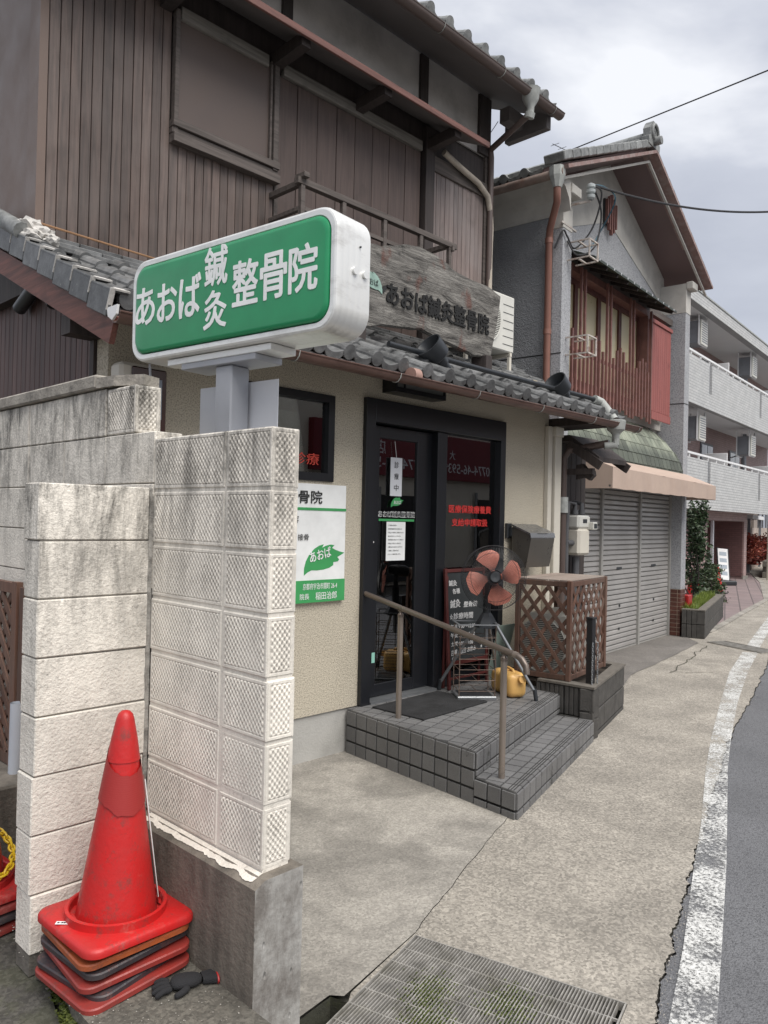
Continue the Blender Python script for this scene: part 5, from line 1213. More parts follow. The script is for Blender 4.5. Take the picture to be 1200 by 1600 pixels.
MB().tube([(-.10, 0, .19), (-.08, 0, .212), (0, 0, .218), (.05, 0, .212), (.07, 0, .185)], .012, 10).o('can_handle', MT['jerry'], jc, True)
MB().cyl((-.175, -.02, .15), (-.21, -.02, .16), .03, 16).o('can_cap', MT['jerry'], jc, True)
# ---------------------------------------------------------------- planter of ribbed blocks
pl = T('block_planter', 'dark low planter wall of ribbed concrete blocks beside the steps', 'planter', (6.3, 3.6, 0))
def pw(o): o.location = -pl.location; return o
K0, K1 = V((5.70, 3.095)), V((6.90, 3.43))
def ribs(p, q, z0, z1, name, rib, n):
    p, q = V(p), V(q); d = (q-p); L_ = d.length; d.normalize(); ang = atan2(d.y, d.x); w = L_/n
    b = MB().box((0.004, .012, 0.003), (w-.004, .115, z1-z0-.004)); k = int((w-.01)/.042) if rib else 0
    if rib:
        pw_ = (w-.008)/k
        for i in range(k): b.cbox((.004+i*pw_+.002, 0, 0.003), (.004+(i+1)*pw_-.006, .02, z1-z0-.004), .004)
    else: b = MB().cbox((.004, .0, .003), (w-.004, .115, z1-z0-.004), .006)
    me = b.mesh(name, MT['plan'])
    for i in range(n): o = p+d*(w*i); Wi(me, name, pl, (o.x, o.y, z0), (0, 0, ang))
ribs((5.66, 3.62), K0, .165, .405, 'planter_block', True, 2); ribs((5.66, 3.62), K0, -.03, .165, 'planter_block', False, 2)
ribs(K0, K1, .22, .405, 'planter_block', False, 3); ribs(K0, K1, .035, .216, 'planter_block', False, 3); ribs(K0, K1, -.1, .03, 'planter_footing', False, 1)
ribs(K1, (6.9, 4.19), .22, .405, 'planter_block', False, 2); ribs(K1, (6.9, 4.19), .0, .216, 'planter_block', False, 2)
cpm = MT['cap']
pw(MB().prism([(5.655, 3.60), tuple(K0+V((-.006, -.008))), tuple(K1+V((.006, -.006))), (6.906, 4.19), (6.79, 4.19), (6.79, 3.50), (5.80, 3.20), (5.80, 3.62)], .406, .425).o('planter_cap', cpm, pl))
pw(MB().prism([(5.78, 3.19), (6.79, 3.48), (6.79, 4.19), (5.9, 4.19), (5.78, 3.7)], .1, .37).o('soil', MT['soil'], pl))
# ---------------------------------------------------------------- lattice cover with an air conditioner inside
la = R(9)
lc = T('lattice_cover', 'weathered brown lattice box covering an air conditioner on the dark planter', 'lattice box', (5.75, 3.36, .426), la)
Wd, Dp, Ht = .86, .47, .84
for x, y in ((0, 0), (Wd, 0), (0, Dp), (Wd, Dp)): MB().cbox((x-.02, y-.02, 0), (x+.02, y+.02, Ht), .003).o('corner_post', MT['lat'], lc)
for z in (.025, Ht-.03):
    for a, c in (((.02, -.012, z-.022), (Wd-.02, .012, z+.022)), ((.02, Dp-.012, z-.022), (Wd-.02, Dp+.012, z+.022)), ((-.012, .02, z-.022), (.012, Dp-.02, z+.022)), ((Wd-.012, .02, z-.022), (Wd+.012, Dp-.02, z+.022))): MB().cbox(a, c, .003).o('frame_rail', MT['lat'], lc)
topc = Wood('silvered_board', (.26, .20, .165), 'x', .3, .75, .15, grey=.6, gr=(.3, .27, .24))
for i in range(5): MB().cbox((.0, -.0+i*.098, Ht-.006), (Wd, .092+i*.098, Ht+.006), .002).o('top_board', topc, lc, False, None, (0, 0, 0))
def lattice(L_, put, n, off, sp):
    z0, z1 = .045, Ht-.05; H_ = z1-z0; A_ = R(52)
    for s in (0, 1):
        k = -12
        for k in range(-16, 26):
            x0 = k*sp; sl = 1/math.tan(A_) if not s else -1/math.tan(A_)
            # line x = x0 + sl*(z-z0); clip x to [.0, L_]
            pts_ = []
            za, zb = z0, z1; xa, xb = x0+sl*0, x0+sl*H_
            if max(xa, xb) < .03 or min(xa, xb) > L_-.03: continue
            for lo, hi in ((.018, L_-.018),):
                def cut(x, z, xo, zo):
                    if x < lo: return lo, z+(lo-x)*(zo-z)/(xo-x)
                    if x > hi: return hi, z+(hi-x)*(zo-z)/(xo-x)
                    return x, z
                xa2, za2 = cut(xa, za, xb, zb); xb2, zb2 = cut(xb, zb, xa, za)
            if hypot(xb2-xa2, zb2-za2) < .07: continue
            yo = .0055 if s else -.0055
            MB().beam(put(xa2, yo, za2), put(xb2, yo, zb2), .033, .009, put(0, 1, 0) if False else V(put(0, 1, 0))-V(put(0, 0, 0))).o('lattice_slat', MT['lat'], lc)
lattice(Wd, lambda x, y, z: (x, y, z), 0, 0, .128); lattice(Dp, lambda x, y, z: (y, x, z), 0, 0, .128)
ac2 = aircon('air_conditioner', 'pale air conditioner unit half seen inside the brown lattice box', (5.86, 3.84, .40), R(9-90), .36, .55, .60, None)
tk = MB().cbox((-.26, 0, 0), (0, .006, .52), .001).o('leaning_sheet', M('green_grey_sheet', (.2, .25, .22), .6), None, False, (5.86, 4.1, .33), (R(14), 0, 0)); tag(tk, 'grey green sheet leaning on the beige wall left of the lattice box', 'sheet')
# bollard with chains
bo_ = T('chain_post', 'black square metal post with two hanging chains in the dark planter', 'post', (5.83, 3.20, .40))
MB().cbox((-.028, -.028, -.0), (.028, .028, .56), .003).o('post', MT['blk_pl'], bo_); MB().cbox((-.034, -.034, .56), (.034, .034, .575), .003).o('post_cap', MT['blk_pl'], bo_)
for s_ in (-1, 1):
    MB().tube([(s_*.028, -.03, .37), (s_*.04, -.045, .365), (s_*.045, -.04, .35)], .004, 6).o('hook', MT['fanm'], bo_)
    chain('chain', [(s_*.043, -.04, .35), (s_*.045, -.04, .02)], MT['fanm'], bo_, .026, .014, .0024)
# ================================================================ grey neighbour house (local frame: x along front, -y to the street)
h2a = R(5.2)
gh = T('grey_house', 'grey stucco house with gabled tile roof, red lattice window and steel shutters', 'building', (9.73, 5.06, 0), h2a)
YZX = MX(((0,0,1,0),(1,0,0,0),(0,1,0,0),(0,0,0,1)))           # (a,b,c) -> x=c, y=a, z=b
def XZp(y): return MX.Translation(V((0, y, 0))) @ XZ          # (x,z,d) -> y = y-d
g2, gs = MT['gstucco2'], MT['gstucco']
MB().box((-2.05, -.06, 0), (-1.82, .23, 5.62)).box((-2.05, .23, 0), (-1.96, 8, 5.62)).o('side_wall', gs, gh)
MB().box((-2.053, -.19, 3.700), (-2.045, 8, 3.712)).o('wall_joint', MT['black'], gh)
MB().box((-2.06, -.06, 5.30), (-2.045, 8, 5.66)).prism([(-2.05, 5.32), (-2.05, 5.66), (-2.40, 5.66), (-2.38, 5.60), (-2.2, 5.55), (-2.1, 5.45)], -7.9, .28, XZp(0)).o('plaster_cove', MT['plaster'], gh)
MB().box((-1.96, .24, 0), (2.5, .34, 3.3)).o('rear_wall', MT['wallplaster'], gh)
MB().prism([(-1.96, 3.3), (2.55, 3.3), (2.55, 5.70), (.23, 6.82), (-1.96, 5.72)], -.30, -.23, XZp(0)).o('front_wall', g2, gh)
MB().prism([(-1.9, 5.25), (.23, 6.02), (2.5, 5.32), (2.5, 5.8), (.23, 6.84), (-1.9, 5.8)], -.235, -.222, XZp(0)).o('gable_plaster', MT['plaster'], gh)
wm = [MT['gstucco2'], gs]
for x0, x1, nm in ((-2.05, -1.82, 'wing_wall'), (2.34, 2.56, 'wing_wall')):
    ye = -.062 if x0 < 0 else .235
    MB().cbox((x0, -.19, 0 if x0 < 0 else .745), (x1, ye, 5.15), .004).o(nm, g2, gh)
    MB().cbox((x0-.004, -.196, 5.15), (x1+.004, ye, 5.62), .006).cbox((x0-.01, -.30, 5.52), (x1+.01, -.19, 5.64), .01).o('wing_cap', MT['plaster'], gh)
MB().box((2.342, -.193, 3.70), (2.562, -.18, 3.71)).box((2.335, -.192, 3.70), (2.345, .2, 3.71)).o('wall_joint', MT['black'], gh)
MB().box((-1.82, .18, 3.28), (2.34, .24, 3.5)).o('sill_band', MT['plaster'], gh)
MB().tube([(-1.9, .15, 3.42), (2.3, .15, 3.42)], .02, 6).o('conduit', MT['plaster'], gh)
# roof
sl2 = math.atan((6.9-5.70)/2.42)
rf = MB().prism([(-2.42, 5.63), (.23, 6.83), (2.86, 5.63), (2.86, 5.71), (.23, 6.93), (-2.42, 5.71)], -8, .30, XZp(0)).o('roof', MT['sof2'], gh)
for sgn, ang, (xa, xb) in ((-1, -1, (-2.46, .23)), (1, 1, (.23, 2.90))):
    za, zb = (5.60, 6.80) if sgn < 0 else (6.80, 5.60)
    MB().beam((xa, -.34, za+.04), (xb, -.34, zb+.04), .04, .20, (0, 1, 0)).o('barge_board', MT['fas2'], gh)
    MB().beam((xa, -.325, za-.075), (xb, -.325, zb-.07), .03, .03, (0, 1, 0)).o('barge_moulding', MT['plaster'], gh)
    Ls = hypot(xb-xa, zb-za); k = 13
    me = MB().cbox((0, -.03, -.045), (Ls/k*.985, .22, .055), .01).mesh('verge_tile', MT['rtile2'])
    for i in range(k):
        t = i/k; inst(me, 'verge_tile', rf, (xa+(xb-xa)*t, -.36, za+(zb-za)*t+.165), (0, -atan2(zb-za, xb-xa)+(.03 if sgn > 0 else -.03), 0))
ru = tilemesh('roof_tile', MT['rtile2'], True)
for i in range(26): inst(ru, 'roof_tile', rf, (-2.47, .0+i*.27+.14, 5.70), MX.Rotation(R(-90), 4, 'Z') @ MX.Rotation(R(22), 4, 'X'))
MB().prism([(-2.45, 5.74), (.2, 6.98), (.2, 6.93), (-2.45, 5.69)], -8, .1, XZp(0)).o('roof_slope', MT['rtile2'], rf)
rg = MB().cbox((.13, -.2, 6.92), (.33, 8, 7.0), .01).cbox((.15, -.22, 7.0), (.31, 8, 7.05), .01).tube([(.23, -.25, 7.08), (.23, 8, 7.08)], .06, 12).o('ridge', MT['rtile2'], rf, True)
on = MB(); on.prism([(-.2, 0), (.2, 0), (.22, .09), (.15, .13), (.17, .22), (.11, .30), (.05, .35), (-.05, .35), (-.11, .30), (-.17, .22), (-.15, .13), (-.22, .09)], .0, .10, MX.Translation(V((.23, -.30, 6.90))) @ XZ)
on.tube([(.23+.11*cos(R(a)), -.41, 7.10+.11*sin(R(a))) for a in range(0, 361, 30)], .022, 8); on.cyl((.23, -.40, 7.1), (.23, -.30, 7.1), .05, 12)
on.cyl((.23, -.5, 6.98), (.23, -.3, 6.98), .055, 14); on.o('ridge_end_tile', MT['rtile2'], rf, True)
# side gutter, hopper, orange-brown pipe
b = MB(); b.tube([(-2.44, -.38, 5.60), (-2.44, 7.9, 5.60)], .05, 12); gq = b.o('gutter', M('rusty_gutter', (.26, .2, .17), .6, .3, 8, dirt=.5, dirtcol=(.2, .07, .04)), gh, True)
MB().cyl((-2.44, -.30, 5.44), (-2.44, -.30, 5.56), .05, 8, .09).cyl((-2.44, -.30, 5.56), (-2.44, -.30, 5.66), .09, 8, .095).o('rain_hopper', MT['vgut'], gq)
dpp = MB().tube([(-2.44, -.30, 5.5), (-2.44, -.30, 5.38), (-2.40, -.28, 5.30), (-2.16, -.08, 5.12), (-2.12, -.05, 5.02), (-2.12, -.05, 2.6)], .041, 14).o('downpipe', MT['pipeo'], gh, True)
for z in (5.0, 3.95): MB().cyl((-2.12, -.05, z-.03), (-2.12, -.05, z+.03), .047, 14).o('pipe_joint', MT['pipeo'], dpp, True)
# gable vent
vn = MB().box((.0, .19, 5.95), (.36, .222, 6.28)).o('gable_vent', MT['fand'], gh)
for i, h in enumerate((.30, .42, .50, .42, .30)): MB().box((.01+i*.075, .15, 6.12-h*.62), (.045+i*.075, .19, 6.12+h*.5)).o('vent_slat', MT['redlat'], vn)
# lattice window
wb = MB().box((-1.80, -.02, 3.46), (-1.74, .225, 4.95)).box((1.15, -.02, 3.46), (1.23, .225, 4.95)).box((-1.74, -.02, 4.86), (1.15, .225, 4.95)).box((-1.74, -.02, 3.46), (1.15, .225, 3.54)).o('lattice_window', MT['redlat'], gh)
pw4 = (1.15+1.74)/4
for i in range(4):
    x0 = -1.74+pw4*i; MB().box((x0+.04, .14, 3.6), (x0+pw4-.04, .15, 4.80)).o('pane', MT['yel'], wb)
    MB().box((x0, .11, 3.54), (x0+.045, .17, 4.86)).box((x0+pw4-.045, .112, 3.54), (x0+pw4-.001, .17, 4.86)).box((x0+.045, .112, 4.79), (x0+pw4-.045, .168, 4.86)).o('sash', M('dark_red_sash', (.10, .035, .028), .6) if i == 0 else bpy.data.materials['dark_red_sash'], wb)
n = 26
for i in range(n):
    x = -1.74+i*(2.9/(n-1)); k = i % 7
    top = (4.10, 4.16, 4.12, 4.0, 4.92, 4.92, 3.98)[k]; bot = (3.30, 3.28, 3.32, 3.27, 3.25, 3.25, 3.3)[k]
    MB().box((x-.016, -.085, bot), (x+.016, -.055, top)).o('lattice_bar', MT['redlat'], wb)
for z in (3.40, 3.86): MB().box((-1.78, -.055, z), (1.2, -.03, z+.04)).o('lattice_rail', MT['redlat'], wb)
MB().box((-1.8, .0, 4.95), (2.3, .222, 5.05)).o('head_board', MT['beam'], gh)
sx = MB().cbox((1.24, -.05, 3.44), (2.07, .225, 4.80), .004).o('shutter_case', MT['redshut'], gh)
MB().cbox((1.22, -.075, 4.78), (2.10, .22, 4.84), .004).cbox((1.24, -.07, 3.34), (2.07, -.052, 3.46), .003).o('case_trim', MT['redshut'], sx)
for i in range(9): MB().box((1.245+i*.092, -.0555, 3.47), (1.332+i*.092, -.051, 4.77)).o('case_board', MT['redshut'], sx)
# hood over the window
hd = MB().prism([(.22, 5.14), (-.40, 4.87), (-.40, 4.90), (.22, 5.17)], -1.62, 1.27, YZX).o('window_hood', M('green_black_metal', (.035, .045, .035), .5), gh)
for i in range(9): MB().beam((-1.55+i*.34, -.37, 4.86), (-1.55+i*.34, .2, 5.10), .03, .04).o('hood_rafter', MT['darkw'], hd)
for i in range(13): MB().cyl((-1.5+i*.22, -.38, 4.895), (-1.5+i*.22, -.405, 4.885), .012, 8).o('hood_stud', MT['white2'], hd)
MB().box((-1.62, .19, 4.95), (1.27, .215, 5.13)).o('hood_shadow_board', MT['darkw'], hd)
# rusty brackets
for z in (4.80, 3.70):
    t = MB()
    for zz in (z, z+.2):
        t.beam((-1.93, -.19, zz), (-1.93, -.46, zz), .02, .015).beam((-1.70, -.19, zz), (-1.70, -.46, zz), .02, .015).beam((-1.93, -.46, zz), (-1.70, -.46, zz), .02, .015).beam((-1.93, -.32, zz), (-1.70, -.32, zz), .02, .015)
    for x in (-1.93, -1.70): t.beam((x, -.46, z), (x, -.46, z+.2), .02, .015)
    t.o('rusty_bracket', MT['rust'], gh)
# copper pent roof of shingles
prof = [(.20, 3.30), (.08, 3.20), (-.03, 3.07), (-.11, 2.92), (-.17, 2.77), (-.20, 2.62), (-.215, 2.48)]
smax = [1.62, 1.78, 1.95, 2.10, 2.22, 2.30, 2.33]
cr2 = MB().prism([(y+.012, z-.012) for y, z in prof]+[(.22, 2.48)], -1.82, 1.6, YZX).prism([(y+.05, z-.03) for y, z in prof]+[(.22, 2.48)], 1.6, 2.0, YZX).o('copper_roof', MT['fand'], gh)
for r in range(6):
    (ya, za), (yb, zb) = prof[r], prof[r+1]; x = -1.82-.1*(r % 2)
    while x < smax[r+1]:
        w = .17; x0, x1 = max(x, -1.82), min(x+w-.011, smax[r+1]); xt = min(x1, smax[r])
        if x1-x0 > .03:
            e_ = .012; xt = max(xt, x0+.005)
            vs = [(x0, ya+.0, za), (xt, ya+.0, za), (x1, yb-e_, zb-e_), (x0, yb-e_, zb-e_), (x0, ya+.004, za-.006), (xt, ya+.004, za-.006), (x1, yb+.006, zb-.002), (x0, yb+.006, zb-.002)]
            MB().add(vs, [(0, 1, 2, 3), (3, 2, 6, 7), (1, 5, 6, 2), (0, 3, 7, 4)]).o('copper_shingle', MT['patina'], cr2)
        x += w
    # hipped end
    d = .0; xa, xb = smax[r], smax[r+1]
    MB().add([(xa, ya, za), (xb, yb-.004, zb-.004), (xb, .2, zb), (xa, .2, za)], [(0, 1, 2, 3)]).o('copper_shingle', MT['patina'], cr2)
# canvas awning
aw = T('canvas_awning', 'peach coloured canvas awning over the steel shutters', 'awning', gh.matrix_basis @ V((0, 0, 0)), h2a)
b = MB(); b.add([(-1.6, -.65, 2.42), (2.5, -.65, 2.385), (2.5, -.2, 2.58), (-1.6, -.2, 2.60)], [(0, 1, 2, 3)]); b.o('awning_top', MT['awn'], aw)
b = MB(); N = 60
for i in range(N):
    f = lambda k: (-1.6+4.1*k/N, -.652+.004*sin(k*1.3)+.003*sin(k*.31))
    (xa, ya), (xb, yb) = f(i), f(i+1); zt = lambda k: 2.42-.035*k/N
    b.add([(xa, ya, 2.17+.003*sin(i*.9)), (xb, yb, 2.17+.003*sin((i+1)*.9)), (xb, yb, zt(i+1)), (xa, ya, zt(i))], [(0, 1, 2, 3)])
b.o('awning_valance', MT['awn'], aw, True)
MB().add([(-1.6, -.65, 2.17), (-1.6, -.65, 2.42), (-1.6, -.2, 2.60), (-1.6, -.2, 2.17)], [(0, 1, 2, 3)]).add([(2.5, -.65, 2.17), (2.5, -.2, 2.17), (2.5, -.2, 2.58), (2.5, -.65, 2.385)], [(0, 1, 2, 3)]).o('awning_side', MT['awn'], aw)
MB().tube([(-1.6, -.62, 2.2), (2.5, -.62, 2.2)], .015, 8).beam((-1.5, -.6, 2.2), (-1.5, -.1, 2.3), .03, .03).beam((2.4, -.6, 2.2), (2.4, -.1, 2.3), .03, .03).o('awning_frame', MT['fanm'], aw)
# steel shutters
sl_me = {}
for x0, x1 in ((-1.82, -.40), (-.34, .98), (1.04, 2.30)):
    t = MB().box((x0, .04, 0), (x1, .05, 2.45)).o('steel_shutter', MT['shutf'], gh)
    me = MB().add([(0, .028, 0), (x1-x0, .028, 0), (x1-x0, .004, .012), (0, .004, .012), (0, .004, .052), (x1-x0, .004, .052), (x1-x0, .026, .065), (0, .026, .065)], [(0, 1, 2, 3), (3, 2, 5, 4), (4, 5, 6, 7)]).mesh('shutter_slat', MT['shut'])
    for i in range(34): inst(me, 'shutter_slat', t, (x0, 0, .02+i*.069))
    MB().box((x0, -.004, 0), (x1, .03, .02)).o('bottom_rail', MT['shutf'], t)
    xm = (x0+x1)/2; MB().cyl((xm, .004, .62), (xm, -.006, .62), .02, 10).cyl((xm, .004, .30), (xm, -.006, .30), .018, 10).box((xm-.12, -.002, 1.13), (xm+.06, .004, 1.16)).o('shutter_lock', MT['fand'], t)
for x in (-.40, .98, 2.30): MB().cbox((x, -.03, 0), (x+.06 if x < 2 else 2.34, .04, 2.45), .003).o('shutter_rail', MT['shutf'], gh)
MB().box((-1.82, -.02, 2.36), (2.34, .23, 2.47)).o('shutter_header', MT['soffit'], gh)
# brick facing at the foot of the right wing
MB().box((2.346, -.184, 0), (2.554, .2, .745)).o('brick_backing', MT['bjoint'], gh)
for r in range(11):
    z = .006+r*.0672
    for y0, y1 in (((-.188, -.145), (-.137, .0)) if r % 1 == 0 else ()): MB().cbox((2.34, y0, z), (2.348, y1, z+.059), .0015).o('brick', MT['brick'], gh)
    xs = (2.34, 2.56)
    MB().cbox((2.342, -.192, z), (2.49, -.183, z+.059), .0015).o('brick', MT['brick'], gh); MB().cbox((2.498, -.192, z), (2.56, -.183, z+.059), .0015).o('brick', MT['brick'], gh)
# red extinguisher box
eb = T('extinguisher_box', 'narrow red fire extinguisher box with white characters beside the brick faced pillar', 'fire box', gh.matrix_basis @ V((2.68, -.22, 0)), h2a)
MB().cbox((-.09, -.02, .06), (.10, .14, .64), .012).o('box_body', MT['red'], eb); MB().box((-.07, .0, 0), (-.04, .12, .06)).box((.05, .0, 0), (.08, .12, .06)).o('box_foot', MT['red'], eb)
MB().box((-.093, .03, .5), (-.089, .09, .6)).o('box_window', MT['fand'], eb)
for i, ch in enumerate('消火器'): text(ch, 0, 0, .07, .07, MX.Translation(V((-.0925, .095, .37-i*.085))) @ FW, MT['white'], eb)
for i, ch in enumerate('消火器'): text(ch, -.03, .37-i*.085, .07, .07, base_at((0, -.0215, 0), FN), MT['white'], eb)
# insulator and drooping service cables
ins = T('insulator', 'grey porcelain insulator with cable loops on the corner of the grey house', 'insulator', gh.matrix_basis @ V((-1.9, -.45, 5.45)), h2a)
MB().lathe([(.02, 0), (.045, .02), (.05, .05), (.025, .065), (.05, .08), (.055, .11), (.028, .125), (.05, .14), (.05, .17), (.02, .19), (0, .2)], 18).o('insulator_body', MT['cer'], ins, True)
MB().beam((0, .0, -.01), (0, .30, .0), .02, .02).beam((-.2, .26, -.25), (.18, .26, -.25), .02, .02).o('insulator_bracket', MT['rust'], ins)
wl_ = gh.matrix_basis
def cable(name, label, pts, r, mat, sag=0, n=24):
    P = [V(p) for p in pts]; o = []
    for i in range(len(P)-1):
        for k in range(n): t = k/n; q = P[i].lerp(P[i+1], t); q.z -= sag*4*t*(1-t); o.append(q)
    o.append(P[-1]); c = MB().tube(o, r, 6).o(name, mat, None, True); tag(c, label, 'cable'); return c
p0 = wl_ @ V((-1.9, -.47, 5.62))
def catm(pts, n=8):
    P = [V(p) for p in pts]; P = [P[0]*2-P[1]]+P+[P[-1]*2-P[-2]]; o = []
    for i in range(1, len(P)-2):
        for k in range(n):
            t = k/n; a, b, c, d = P[i-1:i+3]; o.append(.5*((2*b)+(c-a)*t+(2*a-5*b+4*c-d)*t*t+(3*b-a-3*c+d)*t**3))
    return o+[P[-2]]
b = MB().tube(catm([p0, p0+V((.12, -.05, -.08)), wl_ @ V((-1.72, -.4, 5.2)), wl_ @ V((-1.86, -.25, 4.95)), wl_ @ V((-2.0, -.22, 5.05)), wl_ @ V((-2.08, -.2, 5.1)), wl_ @ V((-2.12, -.12, 4.9))]), .011, 6)
b.tube(catm([p0, wl_ @ V((-1.6, -.45, 5.4)), wl_ @ V((-1.65, -.4, 5.0)), wl_ @ V((-1.9, -.3, 4.85)), wl_ @ V((-2.0, -.22, 5.0))]), .011, 6)
tag(b.o('cable_loop', MT['cable'], None, True), 'black cable loops hanging below the insulator of the grey house', 'cable')
tag(MB().tube(catm([p0, p0+V((.2, -.05, .02)), p0+V((.35, -.1, -.1)), wl_ @ V((-1.45, -.35, 5.2)), wl_ @ V((-1.7, -.35, 4.95))]), .009, 6).o('cable_loop', MT['cableb'], None, True), 'blue wires looping down from the insulator', 'cable')
cable('power_cable', 'thick twisted power cable running from the insulator off to the right', [p0, (10.57, 3.39, 5.86), (12.6, .5, 6.6)], .013, MT['cable'], .10)
cable('overhead_wire', 'thin black overhead wire rising from the grey house ridge to the top right', [(10.34, 6.49, 7.46), (9.47, 3.07, 7.1), (9.0, 1.2, 6.9)], .009, MT['cable'])
cable('overhead_wire', 'very thin wire sagging between the two tiled roofs', [(6.7, 4.9, 6.05), (8.6, 7.2, 6.6), (10.4, 9.6, 7.0)], .004, MT['cable'], .05)
an = T('tv_antenna', 'small thin television antenna above the roof of the grey house', 'antenna', (11.4, 6.85, 7.0))
MB().cyl((0, 0, 0), (0, 0, 1.05), .012, 6).o('mast', MT['cable'], an)
q = MB().cyl((-.28, .15, 1.12), (.24, -.15, .96), .006, 5)
for i in range(5): x = -.25+i*.12; q.cyl((x, .12-i*.065-.08, 1.11-i*.037), (x, .12-i*.065+.08, 1.11-i*.037), .004, 4)
q.o('antenna_arm', MT['cable'], an)
# ---------------------------------------------------------------- gate between the houses, gas meter
gt2 = T('side_gate', 'small black timber gate with its own tiled hood between the two houses', 'gate', (7.2, 4.3, 0))
def gw(o): o.location = -gt2.location; return o
gw(MB().prism([(4.42, 2.66), (4.12, 2.66), (3.78, 2.42), (3.78, 2.37), (4.12, 2.60), (4.42, 2.60)], 6.98, 7.56, YZX).o('gate_roof', MT['darkw'], gt2))
gw(MB().beam((6.97, 4.12, 2.57), (6.97, 3.76, 2.33), .03, .09).beam((7.56, 4.12, 2.57), (7.56, 3.76, 2.33), .03, .09).o('gate_verge', MT['darkw'], gt2))
gw(MB().prism([(4.05, 2.35), (3.98, 2.36), (3.93, 2.30), (3.86, 2.29), (3.85, 2.24), (3.90, 2.19), (3.95, 2.22), (4.05, 2.2)], 7.0, 7.06, YZX).o('carved_bracket', MT['darkw'], gt2))
gw(MB().beam((7.0, 4.3, 2.28), (7.0, 3.85, 2.28), .05, .06).o('gate_beam', MT['darkw'], gt2))
for i in range(6): gw(MB().cbox((7.02+i*.105, 4.30, .05), (7.12+i*.105, 4.33, 2.6), .003).o('gate_board', MT['darkw'], gt2))
gm = T('gas_meter', 'white gas meter with grey pipes mounted between the shop and the shutters', 'gas meter', (7.28, 4.18, 1.4), R(0))
MB().cbox((-.10, -.08, .02), (.13, .08, .30), .025).o('meter_body', MT['cream2'], gm, False); MB().cbox((-.11, -.075, .30), (.14, .075, .44), .02).o('meter_head', MT['acw'], gm)
MB().cbox((.10, -.13, .29), (.19, -.05, .37), .006).o('dial_housing', MT['acw'], gm); MB().box((.115, -.133, .305), (.175, -.129, .355)).o('dial', MT['fand'], gm)
MB().box((-.02, -.079, .36), (.06, -.074, .40)).o('counter', MT['fand'], gm)
MB().tube([(-.06, .0, .44), (-.06, 0, .56), (-.2, 0, .57), (-.22, 0, .3), (-.22, 0, -1.3)], .024, 10).tube([(.08, 0, .44), (.08, .0, .56), (.10, .1, .58)], .024, 10).tube([(-.22, 0, .15), (-.1, 0, .15)], .03, 10).cyl((-.06, 0, .45), (-.06, 0, .50), .036, 10).cyl((.08, 0, .45), (.08, 0, .50), .036, 10).cyl((.06, .05, .0), (.06, .05, -1.35), .04, 12).o('gas_pipe', M('grey_pipe', (.10, .10, .105), .5), gm, True)
# ================================================================ apartment block
ap = T('apartment_block', 'pale tiled three storey apartment block with open balconies and pink tiled walls', 'building', (18.8, 7.87, 0), h2a)
S0, S1 = -3.0, 15.0
slots = (1.92, 7.38, 12.85)
def balc(z0, z1, zr):
    b = MB(); x = S0
    for s in slots+(None,):
        x1 = s if s else S1; b.box((x, 0, z0), (x1, .14, z1)); x = (s or 0)+.24
    for s in slots: b.box((s, 0, z0), (s+.24, .14, z0+.42))
    q = b.o('balcony_parapet', MT['apt'], ap)
    for s in slots: MB().box((s+.002, .05, z0+.42), (s+.238, .08, z1-.02)).o('slot_panel', MT['agrey'], q)
    rl = MB().box((S0, .03, zr-.03), (S1, .09, zr+.02)).o('balcony_rail', MT['rw'], ap)
    me = MB().box((-.02, .04, z1), (.02, .08, zr-.03)).mesh('rail_post', MT['rw'])
    for i in range(23): inst(me, 'rail_post', rl, (S0+.4+i*.78, 0, 0))
    MB().box((S0, .141, z0+.12), (S1, 1.4, z0+.28)).o('balcony_floor', MT['aptw'], ap)
balc(2.2, 3.50, 3.63); balc(4.87, 6.09, 6.22)
MB().box((S0, -.04, 7.42), (S1, .16, 7.74)).o('roof_fascia', MT['apt'], ap); MB().box((S0, .16, 7.42), (S1, 9, 7.60)).o('roof_slab', MT['aptw'], ap)
MB().box((S0, -.06, 7.74), (S1, .2, 7.78)).o('parapet_cap', MT['vgut'], ap)
MB().box((S0, 1.4, 2.4), (S1, 9, 7.42)).o('upper_wall', MT['pink'], ap)
b = MB().box((S0, .65, 0), (4.25, 2.6, 2.22)).box((8.4, .65, 0), (8.75, 2.6, 2.22)).box((4.25, .65, 1.95), (8.4, 2.6, 2.22)).box((S0, 2.6, 0), (8.75, 8.9, 2.3)); b.o('ground_wall', MT['pink'], ap)
MB().box((S0, .64, 1.0), (2.9, .648, 1.95)).box((8.37, .70, .1), (8.398, 2.6, 1.95)).o('dark_tiling', MT['pinkd'], ap)
en = MB().box((4.25, 2.45, .05), (8.38, 2.46, 1.95)).o('entrance_glass', MT['dglass'], ap); MB().box((4.25, 2.57, 0), (8.38, 2.59, 1.95)).o('entrance_wall', MT['intd'], en)
for x in (4.3, 5.0, 5.6, 6.2, 6.8, 7.4): MB().box((x, 2.40, .0), (x+.06, 2.45, 1.95)).o('entrance_mullion', MT['fanm'], en)
MB().box((5.0, .7, 0), (5.07, .77, 1.95)).box((6.85, 1.2, 0), (6.92, 1.27, 1.95)).o('entrance_post', MT['white2'], en)
MB().box((4.5, 2.3, 1.0), (5.0, 2.32, 1.2)).o('notice', MT['white2'], en)
MB().box((8.2, .60, 0), (8.8, .648, .12)).o('base_course', MT['apron'], ap)
